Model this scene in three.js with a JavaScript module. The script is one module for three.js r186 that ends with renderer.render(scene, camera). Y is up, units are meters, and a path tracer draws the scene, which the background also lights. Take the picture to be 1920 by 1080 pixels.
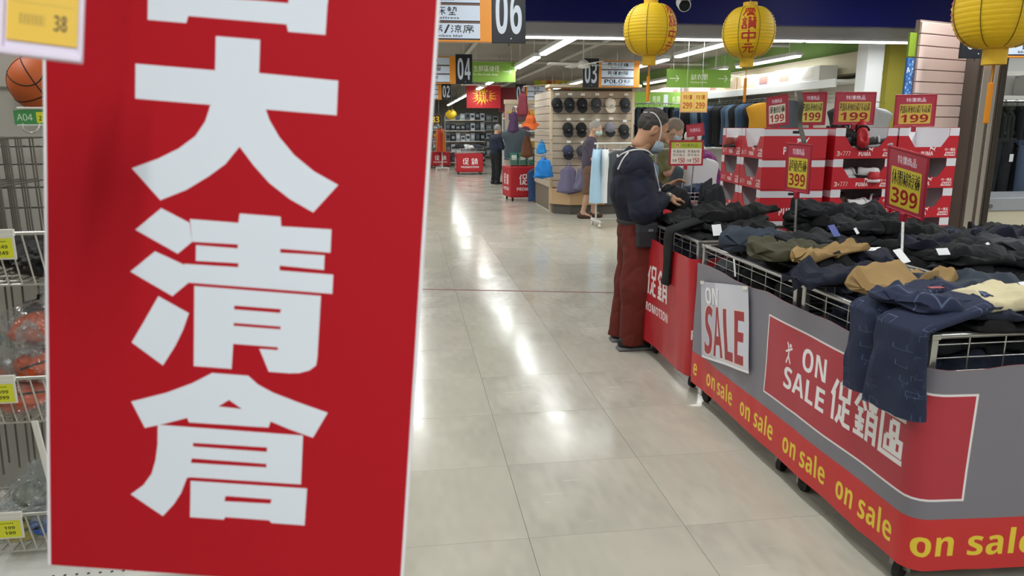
import * as THREE from 'three';
import { mergeGeometries, toCreasedNormals } from 'three/addons/utils/BufferGeometryUtils.js';
import { RoundedBoxGeometry } from 'three/addons/geometries/RoundedBoxGeometry.js';
import { RectAreaLightUniformsLib } from 'three/addons/lights/RectAreaLightUniformsLib.js';

// ---------- camera, exposure ----------
const scene = new THREE.Scene();
scene.background = new THREE.Color(0x0b0c0e);
const camera = new THREE.PerspectiveCamera(42.94, 1920 / 1080, 0.05, 120);
camera.position.set(0, 1.55, 0);
camera.rotation.order = 'YXZ';
camera.rotation.set(-0.216, -0.139, -0.002);
camera.focus = 5.2;
camera.userData.fStop = 7;
const renderer = new THREE.WebGLRenderer({ antialias: true });
renderer.toneMapping = THREE.LinearToneMapping;
renderer.toneMappingExposure = 1.75;
renderer.shadowMap.enabled = true;
RectAreaLightUniformsLib.init();
const LAMP_POWER = 14, LAMP_GLOW = 4, NEAR_POWER = 37;
const LAMP_COLOR = new THREE.Color(0.97, 1.0, 0.985);

// ---------- helpers ----------
const PI = Math.PI;
function rng(seed) { let s = (seed * 2654435761) >>> 0 || 1; return () => { s = (s + 0x6d2b79f5) | 0; let t = Math.imul(s ^ (s >>> 15), 1 | s); t = (t + Math.imul(t ^ (t >>> 7), 61 | t)) ^ t; return ((t ^ (t >>> 14)) >>> 0) / 4294967296; }; }
const lerp = (a, b, t) => a + (b - a) * t, clamp = (x, a, b) => Math.min(b, Math.max(a, x)), smooth = (a, b, x) => { const t = clamp((x - a) / (b - a), 0, 1); return t * t * (3 - 2 * t); };
function hash3(x, y, z) { let h = (Math.imul(x, 374761393) + Math.imul(y, 668265263) + Math.imul(z, 2147483647 ^ 0x5bd1e995)) | 0; h = Math.imul(h ^ (h >>> 13), 1274126177); return ((h ^ (h >>> 16)) >>> 0) / 4294967296; }
function noise(x, y, z = 0) {
  const X = Math.floor(x), Y = Math.floor(y), Z = Math.floor(z), f = (t) => t * t * (3 - 2 * t), u = f(x - X), v = f(y - Y), w = f(z - Z);
  const g = (k) => lerp(lerp(hash3(X, Y, Z + k), hash3(X + 1, Y, Z + k), u), lerp(hash3(X, Y + 1, Z + k), hash3(X + 1, Y + 1, Z + k), u), v);
  return lerp(g(0), g(1), w) * 2 - 1;
}
const fbm = (x, y, z = 0, n = 4) => { let s = 0, a = 0.5; for (let i = 0; i < n; i++) { s += a * noise(x, y, z + i * 7.3); x *= 2.03; y *= 2.03; z *= 2.03; a *= 0.5; } return s; };
const taken = {};
function numbered(n) { taken[n] = (taken[n] ?? -1) + 1; return taken[n] ? n + '_' + String(taken[n]).padStart(3, '0') : n; }
const mats = {};
function M(color, rough = 0.6, metal = 0, extra = {}) {
  const key = JSON.stringify([color, rough, metal, Object.keys(extra).length ? extra : 0]);
  if (!mats[key]) mats[key] = new THREE.MeshPhysicalMaterial({ color, roughness: rough, metalness: metal, ...extra });
  return mats[key];
}
function texMat(tex, rough = 0.6, extra = {}) { return new THREE.MeshPhysicalMaterial({ map: tex, roughness: rough, ...extra }); }
function thing(name, label, category, pos = [0, 0, 0], turn = 0, group) {
  const o = new THREE.Group(); o.name = numbered(name); o.position.set(...pos); o.rotation.y = turn;
  o.userData = { label, category }; if (group) o.userData.group = group; scene.add(o); return o;
}
function part(parent, name, geo, mat, label) {
  const g = Array.isArray(geo) ? merge(geo) : geo, m = new THREE.Mesh(g, mat); m.name = name; if (label) m.userData.label = label; parent.add(m); return m;
}
function parts(parent, name, list, mat) { return (Array.isArray(list) ? list : [list]).map((g) => part(parent, name, g, mat)); }
function single(name, geo, mat, label, category, group) {
  const m = part(scene, numbered(name), geo, mat); m.userData = { label, category }; if (group) m.userData.group = group; return m;
}
function struct(name, geo, mat, parent) { const m = part(parent || scene, name, geo, mat); if (!parent) m.userData.kind = 'structure'; return m; }
function copy(o, pos, turn, label, group) {
  const c = o.clone(); c.name = numbered(o.name.replace(/_\d{3}$/, '')); c.userData = { ...o.userData }; if (label) c.userData.label = label; if (group) c.userData.group = group;
  if (pos) c.position.set(...pos); if (turn !== undefined) c.rotation.y = turn; scene.add(c); return c;
}
function merge(list) {
  list = list.map((g) => { g = g.index ? g.toNonIndexed() : g; for (const k of Object.keys(g.attributes)) if (!['position', 'normal', 'uv'].includes(k)) g.deleteAttribute(k); if (!g.attributes.normal) g.computeVertexNormals(); if (!g.attributes.uv) g.setAttribute('uv', new THREE.BufferAttribute(new Float32Array(g.attributes.position.count * 2), 2)); g.morphAttributes = {}; g.clearGroups(); return g; });
  return list.length === 1 ? list[0] : mergeGeometries(list, false);
}
const bx = (w, h, d, x = 0, y = 0, z = 0) => new THREE.BoxGeometry(w, h, d).translate(x, y, z);
const rb = (w, h, d, x = 0, y = 0, z = 0, r = 0.01, s = 2) => new RoundedBoxGeometry(w, h, d, s, Math.min(r, w / 2.01, h / 2.01, d / 2.01)).translate(x, y, z);
const cyl = (r, h, x = 0, y = 0, z = 0, seg = 12, r2 = r) => new THREE.CylinderGeometry(r2, r, h, seg).translate(x, y, z);
const sph = (r, x = 0, y = 0, z = 0, a = 12, b = 8) => new THREE.SphereGeometry(r, a, b).translate(x, y, z);
function bar(a, b, r, seg = 6) {
  const A = new THREE.Vector3(...a), B = new THREE.Vector3(...b), d = B.clone().sub(A), g = new THREE.CylinderGeometry(r, r, d.length(), seg);
  return g.applyQuaternion(new THREE.Quaternion().setFromUnitVectors(new THREE.Vector3(0, 1, 0), d.normalize())).translate((A.x + B.x) / 2, (A.y + B.y) / 2, (A.z + B.z) / 2);
}
const tube = (pts, r, n = 24, seg = 6, closed = false) => new THREE.TubeGeometry(new THREE.CatmullRomCurve3(pts.map((p) => new THREE.Vector3(...p)), closed), n, r, seg, closed);
function shape(pts) { const s = new THREE.Shape(); pts.forEach(([x, y], i) => (i ? s.lineTo(x, y) : s.moveTo(x, y))); return s; }
const ext = (pts, depth, bevel = 0) => new THREE.ExtrudeGeometry(shape(pts), { depth, bevelEnabled: bevel > 0, bevelSize: bevel, bevelThickness: bevel, bevelSegments: 2, curveSegments: 8 });
const lathe = (pts, seg = 24) => new THREE.LatheGeometry(pts.map(([x, y]) => new THREE.Vector2(x, y)), seg);
// grid surface: f(u, v) -> [x, y, z]; uv in given metres
function grid(nu, nv, f, su = 1, sv = 1, closed) {
  const p = [], t = [], ix = [];
  for (let i = 0; i <= nu; i++) for (let j = 0; j <= nv; j++) { p.push(...f(i / nu, j / nv)); t.push((i / nu) * su, (j / nv) * sv); }
  for (let i = 0; i < nu; i++) for (let j = 0; j < nv; j++) { const a = i * (nv + 1) + j, b = a + nv + 1; ix.push(a, b, a + 1, b, b + 1, a + 1); }
  const g = new THREE.BufferGeometry(); g.setAttribute('position', new THREE.Float32BufferAttribute(p, 3)); g.setAttribute('uv', new THREE.Float32BufferAttribute(t, 2)); g.setIndex(ix); g.computeVertexNormals(); return g;
}
// cloth sheet with real thickness
function sheet(nu, nv, f, th, su = 1, sv = 1) {
  const a = grid(nu, nv, f, su, sv), N = a.attributes.normal, P = a.attributes.position, b = a.clone(), B = b.attributes.position;
  for (let i = 0; i < P.count; i++) B.setXYZ(i, P.getX(i) - N.getX(i) * th, P.getY(i) - N.getY(i) * th, P.getZ(i) - N.getZ(i) * th);
  const ix = []; const id = b.index.array; for (let i = 0; i < id.length; i += 3) ix.push(id[i], id[i + 2], id[i + 1]); b.setIndex(ix); b.computeVertexNormals();
  const p = [], rim = []; for (let i = 0; i <= nu; i++) rim.push(i * (nv + 1)); for (let j = 1; j <= nv; j++) rim.push(nu * (nv + 1) + j); for (let i = nu - 1; i >= 0; i--) rim.push(i * (nv + 1) + nv); for (let j = nv - 1; j > 0; j--) rim.push(j);
  const v = (A, i) => [A.getX(i), A.getY(i), A.getZ(i)];
  rim.forEach((r, k) => { const s = rim[(k + 1) % rim.length]; p.push(...v(P, r), ...v(P, s), ...v(B, r), ...v(P, s), ...v(B, s), ...v(B, r)); });
  const c = new THREE.BufferGeometry(); c.setAttribute('position', new THREE.Float32BufferAttribute(p, 3)); c.computeVertexNormals();
  return merge([a, b, c]);
}
// naive surface nets of a distance field
function nets(sdf, lo, hi, cell) {
  const n = [0, 1, 2].map((k) => Math.ceil((hi[k] - lo[k]) / cell) + 1), [nx, ny, nz] = n, val = new Float32Array(nx * ny * nz);
  let q = 0; for (let k = 0; k < nz; k++) for (let j = 0; j < ny; j++) for (let i = 0; i < nx; i++) val[q++] = sdf(lo[0] + i * cell, lo[1] + j * cell, lo[2] + k * cell);
  const at = (i, j, k) => val[i + nx * (j + ny * k)], idx = new Int32Array(nx * ny * nz).fill(-1), P = [], ix = [];
  for (let k = 0; k < nz - 1; k++) for (let j = 0; j < ny - 1; j++) for (let i = 0; i < nx - 1; i++) {
    let sx = 0, sy = 0, sz = 0, c = 0;
    const e = (a, b, ax, ay, az, d) => { if (a < 0 !== b < 0) { const t = a / (a - b); sx += ax + (d === 0 ? t : 0); sy += ay + (d === 1 ? t : 0); sz += az + (d === 2 ? t : 0); c++; } };
    for (let y = 0; y < 2; y++) for (let z = 0; z < 2; z++) { e(at(i, j + y, k + z), at(i + 1, j + y, k + z), 0, y, z, 0); e(at(i + y, j, k + z), at(i + y, j + 1, k + z), y, 0, z, 1); e(at(i + y, j + z, k), at(i + y, j + z, k + 1), y, z, 0, 2); }
    if (c) { idx[i + nx * (j + ny * k)] = P.length / 3; P.push(lo[0] + (i + sx / c) * cell, lo[1] + (j + sy / c) * cell, lo[2] + (k + sz / c) * cell); }
  }
  const I = (i, j, k) => idx[i + nx * (j + ny * k)];
  const quad = (a, b, c, d, flip) => { if (a < 0 || b < 0 || c < 0 || d < 0) return; if (flip) ix.push(a, c, b, a, d, c); else ix.push(a, b, c, a, c, d); };
  for (let k = 1; k < nz - 1; k++) for (let j = 1; j < ny - 1; j++) for (let i = 1; i < nx - 1; i++) {
    const v = at(i, j, k) < 0;
    if (v !== at(i + 1, j, k) < 0) quad(I(i, j - 1, k - 1), I(i, j, k - 1), I(i, j, k), I(i, j - 1, k), !v);
    if (v !== at(i, j + 1, k) < 0) quad(I(i - 1, j, k - 1), I(i, j, k - 1), I(i, j, k), I(i - 1, j, k), v);
    if (v !== at(i, j, k + 1) < 0) quad(I(i - 1, j - 1, k), I(i, j - 1, k), I(i, j, k), I(i - 1, j, k), !v);
  }
  const g = new THREE.BufferGeometry(); g.setAttribute('position', new THREE.Float32BufferAttribute(P, 3)); g.setIndex(ix); g.computeVertexNormals(); return g;
}
function capsule(px, py, pz, a, b, ra, rb) {
  const bx_ = b[0] - a[0], by = b[1] - a[1], bz = b[2] - a[2], x = px - a[0], y = py - a[1], z = pz - a[2], L = bx_ * bx_ + by * by + bz * bz, t = L ? clamp((x * bx_ + y * by + z * bz) / L, 0, 1) : 0;
  return Math.hypot(x - bx_ * t, y - by * t, z - bz * t) - lerp(ra, rb, t);
}
const smin = (a, b, k) => { const h = Math.max(k - Math.abs(a - b), 0) / k; return Math.min(a, b) - h * h * k * 0.25; };
const ball = (px, py, pz, c, r) => { const x = (px - c[0]) / r[0], y = (py - c[1]) / r[1], z = (pz - c[2]) / r[2], d = Math.hypot(x, y, z); return (d - 1) * Math.min(...r); };

// ---------- printed matter: glyph strokes in a 100 x 100 box ----------
const S = (t) => t.split('|').map((s) => s.trim().split(' ').map(Number));
const put = (g, x, y, w, h) => (typeof g === 'string' ? S(g) : g).map((p) => p.map((v, i) => (i % 2 ? y + (v * h) / 100 : x + (v * w) / 100)));
const J = (...a) => a.flat();
const K = {
  ren: '70 0 15 42|42 28 42 100', shui: '20 5 70 22|5 38 60 54|5 97 70 66', yi: '45 0 60 14|5 25 80 25 8 66|46 46 46 100|88 44 56 60|56 60 96 84', mu: '5 28 95 28|50 0 50 100|50 28 5 82|50 28 95 82',
  kou: '8 5 92 5 92 95 8 95 8 5', ri: '8 3 92 3 92 97 8 97 8 3|8 50 92 50', tian: '5 5 95 5 95 95 5 95 5 5|5 50 95 50|50 5 50 95',
  men: '6 100 6 4 42 4 42 44 6 44|6 24 42 24|94 100 94 4 58 4 58 44 94 44|58 24 94 24', jin: '50 0 4 34|50 0 96 34|25 38 75 38|10 60 90 60|50 38 50 92|24 68 32 84|76 68 68 84|2 94 98 94',
  yan: '35 2 62 6|0 20 100 20|15 38 85 38|15 54 85 54|18 70 82 70 82 98 18 98 18 70', zu: '20 0 80 0 80 36 20 36 20 0|50 36 50 88|50 60 90 60|24 54 22 78 2 100|22 80 58 96 100 96',
  xiao: '50 0 50 32|18 6 30 28|82 6 70 28|14 100 14 36 86 36 86 100|14 57 86 57|14 78 86 78', guang: '52 0 52 12|8 13 96 13|14 13 14 58 0 100', tu: '15 35 85 35|50 5 50 92|2 92 98 92',
  che: '8 16 92 16|18 32 82 32 82 66 18 66 18 32|18 49 82 49|2 82 98 82|50 2 50 100', chuo: '10 2 24 16|4 34 26 34 12 58 26 74|0 92 24 78 58 94 100 94', li: '5 28 92 28 86 94 66 88|50 2 42 50 8 98',
  yue: '14 100 14 4 86 4 86 98 72 94|14 34 86 34|14 62 86 62', si: '55 0 20 22 60 28 12 52 70 50|40 52 40 98|15 66 8 88|68 62 80 84', shan: '80 4 20 30|86 34 18 62|92 62 10 98', jing: '50 0 50 13|4 15 96 15|22 30 78 30 78 54 22 54 22 30|50 54 50 98|24 66 8 90|76 66 94 90',
};
const P3 = () => J(put(K.kou, 28, 2, 44, 42), put(K.kou, 2, 54, 42, 44), put(K.kou, 56, 54, 42, 44));
const G = {
  促: J(put(K.ren, 0, 2, 42, 96), put(K.zu, 34, 4, 64, 94)), 銷: J(put(K.jin, 0, 2, 48, 96), put(K.xiao, 52, 2, 46, 96)), 區: J(S('96 6 6 6 6 94 96 94'), put(P3(), 22, 18, 68, 66)),
  床: J(put(K.guang, 2, 0, 96, 98), put(K.mu, 24, 26, 72, 72)), 墊: J(put(K.tu, 2, 0, 42, 30), put('10 5 90 5|50 0 50 95|5 50 95 50', 2, 26, 42, 34), put('15 25 85 25 80 90 98 90|50 0 40 55 10 95', 50, 0, 48, 56), put(K.tu, 14, 58, 74, 40)),
  竹: S('25 2 5 36|12 22 48 22|30 22 30 96|70 2 50 36|58 22 98 22|76 22 76 96'), 席: J(put(K.guang, 2, 0, 96, 98), S('26 34 96 34|42 24 42 50|76 24 76 50|42 50 76 50|28 92 28 62 92 62 92 86|60 52 60 100')), 涼: J(put(K.shui, 0, 4, 30, 92), put(K.jing, 32, 2, 66, 96)),
  四: S('5 10 95 10 95 90 5 90 5 10|38 10 36 45 18 62|62 10 62 52 86 54'), 季: S('74 0 22 9|5 22 95 22|50 8 50 46|50 22 10 48|50 22 90 48|25 54 75 54 50 67|4 76 96 76|50 67 50 98 36 95'), 被: J(put(K.yi, 0, 0, 44, 100), put('12 16 96 16 90 36|12 16 12 60 0 100|52 0 52 46|20 48 86 48 28 100|36 56 98 100', 42, 2, 56, 96)),
  男: J(put(K.tian, 12, 2, 76, 50), put(K.li, 8, 50, 86, 50)), 牛: S('30 8 14 42|22 30 90 30|4 60 96 60|52 0 52 100'), 仔: J(put(K.ren, 0, 0, 38, 100), put('10 8 86 8 50 36|50 36 50 98 28 92|0 52 100 52', 34, 2, 64, 96)),
  褲: J(put(K.yi, 0, 0, 42, 100), put(K.guang, 42, 0, 56, 98), put(K.che, 54, 20, 44, 78)), 運: J(put(K.chuo, 0, 2, 100, 96), put('4 22 4 6 96 6 96 22', 34, 0, 62, 100), put(K.che, 36, 14, 58, 72)), 動: J(put(K.che, 0, 4, 58, 88), put('2 96 98 90', 0, 0, 58, 100), put(K.li, 58, 8, 40, 88)),
  服: J(put(K.yue, 0, 4, 42, 92), put('10 96 10 6 86 6 82 34 62 30|10 48 88 48 20 98|28 56 96 98', 48, 0, 52, 100)), 衫: J(put(K.yi, 0, 0, 50, 100), put(K.shan, 50, 4, 48, 92)), 試: J(put(K.yan, 0, 4, 42, 94), put('0 30 100 30|72 2 96 14|8 56 52 56|30 56 30 88|0 92 56 86|62 2 70 60 96 96 100 78', 44, 2, 56, 96)),
  衣: S('50 0 50 16|6 22 94 22|50 22 6 62|30 44 30 92 52 80|52 40 94 94|84 44 62 60'), 間: J(put(K.men, 2, 2, 96, 96), put(K.ri, 32, 50, 36, 46)), 生: S('28 6 10 42|24 26 88 26|16 58 84 58|4 94 96 94|52 0 52 94'),
  鮮: J(put('50 0 8 26|40 10 78 10 60 24|12 26 88 26 88 70 12 70 12 26|50 26 50 70|12 48 88 48|6 82 2 98|36 82 40 98|66 80 70 96|92 80 98 96', 0, 0, 48, 100), put('24 2 34 18|76 2 66 18|8 24 92 24|14 46 86 46|2 70 98 70|50 24 50 100', 50, 0, 50, 100)), 捷: J(put('4 26 96 26|50 0 50 96 22 88|2 64 98 48', 0, 2, 34, 96), put('4 14 96 14|14 30 86 30 86 62 14 62|2 46 98 46|50 0 50 96|50 76 86 76|28 66 4 98|20 84 100 96', 36, 2, 62, 96)),
  徑: J(put('70 0 10 30|84 26 6 62|52 46 52 100', 0, 2, 36, 96), put('4 6 96 6|26 16 12 34 26 50|56 16 42 34 56 50|86 16 72 34 86 50|10 62 90 62|50 62 50 94|0 96 100 96', 38, 0, 60, 100)), 特: J(put('22 8 10 40|18 26 96 26|56 0 56 100|2 66 98 52', 0, 0, 40, 100), put('12 16 88 16|50 0 50 36|2 36 98 36|2 60 98 60|74 44 74 96 52 90|26 72 38 86', 42, 0, 58, 100)),
  價: J(put(K.ren, 0, 0, 36, 100), put('2 8 98 8|10 20 90 20 90 38 10 38 10 20|36 8 36 38|64 8 64 38|18 48 82 48 82 82 18 82 18 48|18 60 82 60|18 71 82 71|34 84 8 100|66 84 92 100', 34, 0, 66, 100)), 商: S('50 0 50 12|4 14 96 14|32 18 38 32|68 18 62 32|8 98 8 34 92 34 92 96 82 92|42 38 28 54|58 38 72 54|32 62 68 62 68 86 32 86 32 62'),
  品: P3(), 短: J(put('28 0 10 30|22 18 90 18|4 48 96 48|50 18 48 52 4 98|54 60 92 92', 0, 0, 44, 100), put('4 8 96 8|14 26 86 26 86 54 14 54 14 26|28 66 36 86|74 64 64 86|0 94 100 94', 48, 0, 52, 100)), 長: S('24 4 24 56|24 6 82 6|24 22 76 22|24 38 76 38|2 56 98 56|32 56 32 96 54 84|46 56 94 98|82 62 60 76'),
  統: J(put(K.si, 0, 0, 42, 100), put('50 0 56 12|4 18 96 18|50 20 22 46 84 46|66 32 84 50|36 56 34 80 8 100|66 56 66 96 98 96 98 82', 42, 0, 58, 100)), 襪: J(put(K.yi, 0, 0, 38, 100), put('26 0 26 20|4 10 56 10|8 22 54 22 54 40 8 40|4 54 96 54|66 0 72 60 98 98|30 54 6 98|14 70 48 70|44 62 30 98|92 4 98 18', 40, 0, 60, 100)),
  超: J(put('12 14 76 14|44 0 44 34|2 36 90 36|44 36 44 90|44 60 82 60|22 54 20 80 0 98|20 84 60 96 100 96', 0, 0, 98, 100).filter((p) => 1).map((p) => p.map((v, i) => (i % 2 ? v : v * (p.includes(100) ? 1 : 0.56)))), put('8 8 92 8 86 44 64 40|40 8 8 48|12 56 86 56 86 92 12 92 12 56', 54, 2, 44, 76)), 值: J(put(K.ren, 0, 0, 38, 100), put('6 14 94 14|50 0 48 26|22 28 88 28 88 84 22 84 22 28|22 46 88 46|22 64 88 64|6 30 6 98 98 98', 36, 0, 62, 100)),
  西: S('3 8 97 8|10 30 90 30 90 94 10 94 10 30|38 8 36 48 20 64|62 8 62 60 84 62'), 休: J(put(K.ren, 0, 0, 42, 100), put(K.mu, 34, 0, 64, 100)), 閒: J(put(K.men, 2, 2, 96, 96), put(K.yue, 32, 48, 36, 50)), 棉: J(put(K.mu, 0, 0, 44, 100), put('50 0 38 12|14 14 86 14 86 46 14 46 14 14|14 30 86 30|8 92 8 58 92 58 92 86|50 46 50 100', 46, 0, 54, 100)),
  慶: J(put(K.guang, 2, 0, 96, 98), S('26 26 94 26|38 20 38 44|74 20 74 44|26 44 94 44|30 54 22 66|44 52 48 66 74 64|62 50 68 58|84 52 92 64|52 68 28 90|40 74 84 74 30 98|44 80 92 98')), 讚: J(put(K.yan, 0, 4, 36, 94), put('4 12 44 12|24 0 24 36|4 36 46 36|56 12 96 12|76 0 76 36|54 36 98 36|18 46 82 46 82 82 18 82 18 46|18 58 82 58|18 70 82 70|34 84 8 100|66 84 92 100', 38, 0, 62, 100)),
  中: S('8 24 92 24 92 64 8 64 8 24|50 0 50 100'), 元: S('22 8 78 8|4 36 96 36|36 36 34 66 4 98|64 36 64 94 96 92 96 74'), 用: J(put(K.yue, 4, 2, 92, 98), S('50 6 50 98')), 均: J(put(K.tu, 0, 10, 40, 70), S('60 0 44 32|54 18 94 18 90 92 74 88|58 42 76 42|54 70 80 58')), 一: S('4 50 96 50'),
};
function glyph(c, ch, x, y, w, h, color, lw) {
  c.strokeStyle = color; c.lineWidth = lw; c.lineJoin = 'miter'; c.lineCap = 'butt'; c.miterLimit = 3;
  for (const p of G[ch]) { c.beginPath(); for (let i = 0; i < p.length; i += 2) { const X = x + (p[i] * w) / 100, Y = y + (p[i + 1] * h) / 100; if (i) c.lineTo(X, Y); else c.moveTo(X, Y); } c.stroke(); }
}
// a line of mixed text fitted into the box x, y, w, h
function line(c, str, x, y, w, h, color, { bold = 0.1, font = 'sans-serif', weight = 'bold', slant = 0 } = {}) {
  const chars = [...str], wide = chars.map((k) => (G[k] ? 1.08 : k === ' ' ? 0.35 : 0.62)), sum = wide.reduce((a, b) => a + b, 0), unit = w / sum; let at = x;
  chars.forEach((k, i) => {
    const cw = wide[i] * unit;
    if (G[k]) glyph(c, k, at + cw * 0.05, y + h * 0.02, cw * 0.9, h * 0.96, color, Math.max(1, bold * Math.min(cw, h)));
    else if (k !== ' ') fit(c, k, at + cw * 0.05, y, cw * 0.92, h, color, font, weight);
    at += cw;
  });
}
function fit(c, str, x, y, w, h, color, font = 'sans-serif', weight = 'bold') {
  c.save(); c.fillStyle = color; c.font = `${weight} 100px ${font}`; c.textBaseline = 'alphabetic'; c.textAlign = 'left';
  const m = c.measureText(str), l = m.actualBoundingBoxLeft, W = m.actualBoundingBoxRight + l, A = m.actualBoundingBoxAscent, H = A + m.actualBoundingBoxDescent;
  c.translate(x, y); c.scale(w / W, h / H); c.fillText(str, l, A); c.restore();
}
const textCap = (c, str, x, y, w, h, color, font, weight) => fit(c, str, x, y, w, h, color, font, weight);
function canvas(w, h, draw) {
  const e = document.createElement('canvas'); e.width = w; e.height = h; const c = e.getContext('2d'); draw(c, w, h);
  const t = new THREE.CanvasTexture(e); t.colorSpace = THREE.SRGBColorSpace; t.anisotropy = 8; t.magFilter = THREE.LinearFilter; return t;
}
function poly(c, pts, color, sx = 1, sy = 1, ox = 0, oy = 0) { c.fillStyle = color; c.beginPath(); for (let i = 0; i < pts.length; i += 2) { const X = ox + pts[i] * sx, Y = oy + pts[i + 1] * sy; if (i) c.lineTo(X, Y); else c.moveTo(X, Y); } c.closePath(); c.fill(); }
function dataTex(n, f, srgb = false, m = n) {
  const d = new Uint8Array(n * m * 4); for (let j = 0; j < m; j++) for (let i = 0; i < n; i++) { const v = f(i / n, j / m, i, j), k = (j * n + i) * 4; for (let q = 0; q < 3; q++) d[k + q] = clamp(Math.round((Array.isArray(v) ? v[q] : v) * 255), 0, 255); d[k + 3] = 255; }
  const t = new THREE.DataTexture(d, n, m); t.wrapS = t.wrapT = THREE.RepeatWrapping; t.magFilter = THREE.LinearFilter; t.minFilter = THREE.LinearMipmapLinearFilter; t.generateMipmaps = true; if (srgb) t.colorSpace = THREE.SRGBColorSpace; t.needsUpdate = true; return t;
}
// seamless noise on a torus-free tile: blend of shifted copies
const tiled = (f, u, v) => { const a = smooth(0, 1, u), b = smooth(0, 1, v); return lerp(lerp(f(u + 1, v + 1), f(u, v + 1), a), lerp(f(u + 1, v), f(u, v), a), b); };
// ---------- structure ----------
const floorTex = dataTex(512, (u, v) => { const n = tiled((a, b) => fbm(a * 6, b * 6, 3, 5), u, v), m = tiled((a, b) => noise(a * 70, b * 22, 9), u, v), k = 0.97 + n * 0.08 + m * 0.03; const w = tiled((a, b) => fbm(a * 2.2, b * 2.2, 8, 3), u, v) * 0.03; return [0.77 * k + w, 0.75 * k + w, 0.695 * k + w * 0.8]; }, true);
const floorRough = dataTex(512, (u, v) => { const n = tiled((a, b) => fbm(a * 9, b * 9, 5, 4), u, v), s = Math.max(0, tiled((a, b) => noise(a * 14, b * 90, 2), u, v) - 0.45); return 0.5 + n * 0.35 + s * 0.5; });
const floorBump = dataTex(512, (u, v) => 0.5 + tiled((a, b) => fbm(a * 5, b * 5, 1, 3), u, v) * 0.5);
const floorMat = new THREE.MeshPhysicalMaterial({ map: floorTex, roughness: 0.32, roughnessMap: floorRough, bumpMap: floorBump, bumpScale: 0.0012, specularIntensity: 0.42 });
for (const t of [floorTex, floorRough, floorBump]) t.repeat.set(0.5, 0.5);
const flat = (x0, x1, z0, z1, y0, y1) => { const g = bx(x1 - x0, y1 - y0, z1 - z0, (x0 + x1) / 2, (y0 + y1) / 2, (z0 + z1) / 2), U = g.attributes.uv, P = g.attributes.position; for (let i = 0; i < U.count; i++) U.setXY(i, P.getX(i), P.getZ(i)); return g; };
const floor = new THREE.Group(); floor.name = 'floor'; floor.userData.kind = 'structure'; scene.add(floor);
const TP = 0.6275, TX0 = 0.4175 - 5 * TP, TZ0 = -3.15 + 6 * TP, TNX = 13, TNZ = 19, TX1 = TX0 + TNX * TP, TZ1 = TZ0 - TNZ * TP;
part(floor, 'slab', [flat(-9, 14, TZ0, 6, -0.1, 0), flat(-9, TX0, TZ1, TZ0, -0.1, 0), flat(TX1, 14, TZ1, TZ0, -0.1, 0), flat(-9, 14, -40, TZ1, -0.1, 0)], floorMat);
part(floor, 'bedding', flat(TX0, TX1, TZ1, TZ0, -0.1, -0.004), M(0x8a8579, 0.9));
{
  const kinds = [0, 1, 2, 3, 4, 5].map((k) => { const g = rb(TP - 0.0014, 0.012, TP - 0.0014, 0, -0.006, 0, 0.0008, 1), U = g.attributes.uv, P = g.attributes.position; for (let i = 0; i < U.count; i++) U.setXY(i, P.getX(i) + k * 0.73, P.getZ(i) + k * 1.31); return g; });
  const r = rng(5);
  for (let i = 0; i < TNX; i++) for (let j = 0; j < TNZ; j++) { const m = part(floor, 'tile', kinds[Math.floor(r() * 6)], floorMat); m.position.set(TX0 + (i + 0.5) * TP, 0, TZ0 - (j + 0.5) * TP); }
}
single('floor_tape', ext([[0, 0], [9.2, -0.0], [9.2, 0.028], [0, 0.028]], 0.0012).rotateX(-PI / 2).rotateY(-0.23).translate(-3.3, 0.0002, -7.85), M(0x7c2a2c, 0.55), 'thin dark red tape line stuck across the polished aisle floor', 'floor tape');

const paint = (c, r = 0.85) => M(c, r);
struct('ceiling', [bx(23, 0.2, 13.75, 2.5, 3.4, -0.875), bx(23, 0.2, 32.25, 2.5, 3.12, -23.875)], paint(0x8b877f));
struct('wall_back', bx(23.4, 3.6, 0.2, 2.5, 1.6, -40.1), paint(0xc9c5ba));
struct('wall_rear', bx(23.4, 3.8, 0.2, 2.5, 1.6, 6.1), paint(0xd8d5cc));
struct('wall_left', bx(0.2, 3.8, 46.4, -9.1, 1.6, -17), paint(0xd8d5cc));
struct('wall_right', bx(0.2, 3.8, 46.4, 14.1, 1.6, -17), paint(0xd8d5cc));
// dark blue bulkhead over the men's department, grey soffit behind it
const gloss = M(0x0a0e5a, 0.5, 0, { specularIntensity: 0.35 });
struct('wall_bulkhead', [bx(14.9, 0.72, 0.1, 6.55, 2.965, -7.77)], gloss);
struct('trim_1', [bx(14.9, 0.03, 1.2, 6.55, 2.62, -8.4)], paint(0x74747c, 0.6));
// department partition behind the hanging clothes: pale wall with a beige band and a green band above
struct('wall_partition', [bx(0.12, 2.32, 12.5, 6.75, 1.1, -16.2)], paint(0xd9d8d2));
struct('trim_2', [bx(0.3, 0.3, 12.5, 6.68, 2.47, -16.2)], paint(0xd6d0b4));
struct('trim_3', [bx(0.24, 0.4, 12.5, 6.72, 2.82, -16.2)], paint(0x6f8f4a));
struct('wall_cross', [bx(3.4, 2.95, 0.12, 8.4, 1.475, -9.9)], paint(0xb9b048));
struct('column_1', [bx(0.24, 3.02, 0.24, 6.36, 1.51, -9.75)], paint(0xe4e6e6, 0.7));

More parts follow.
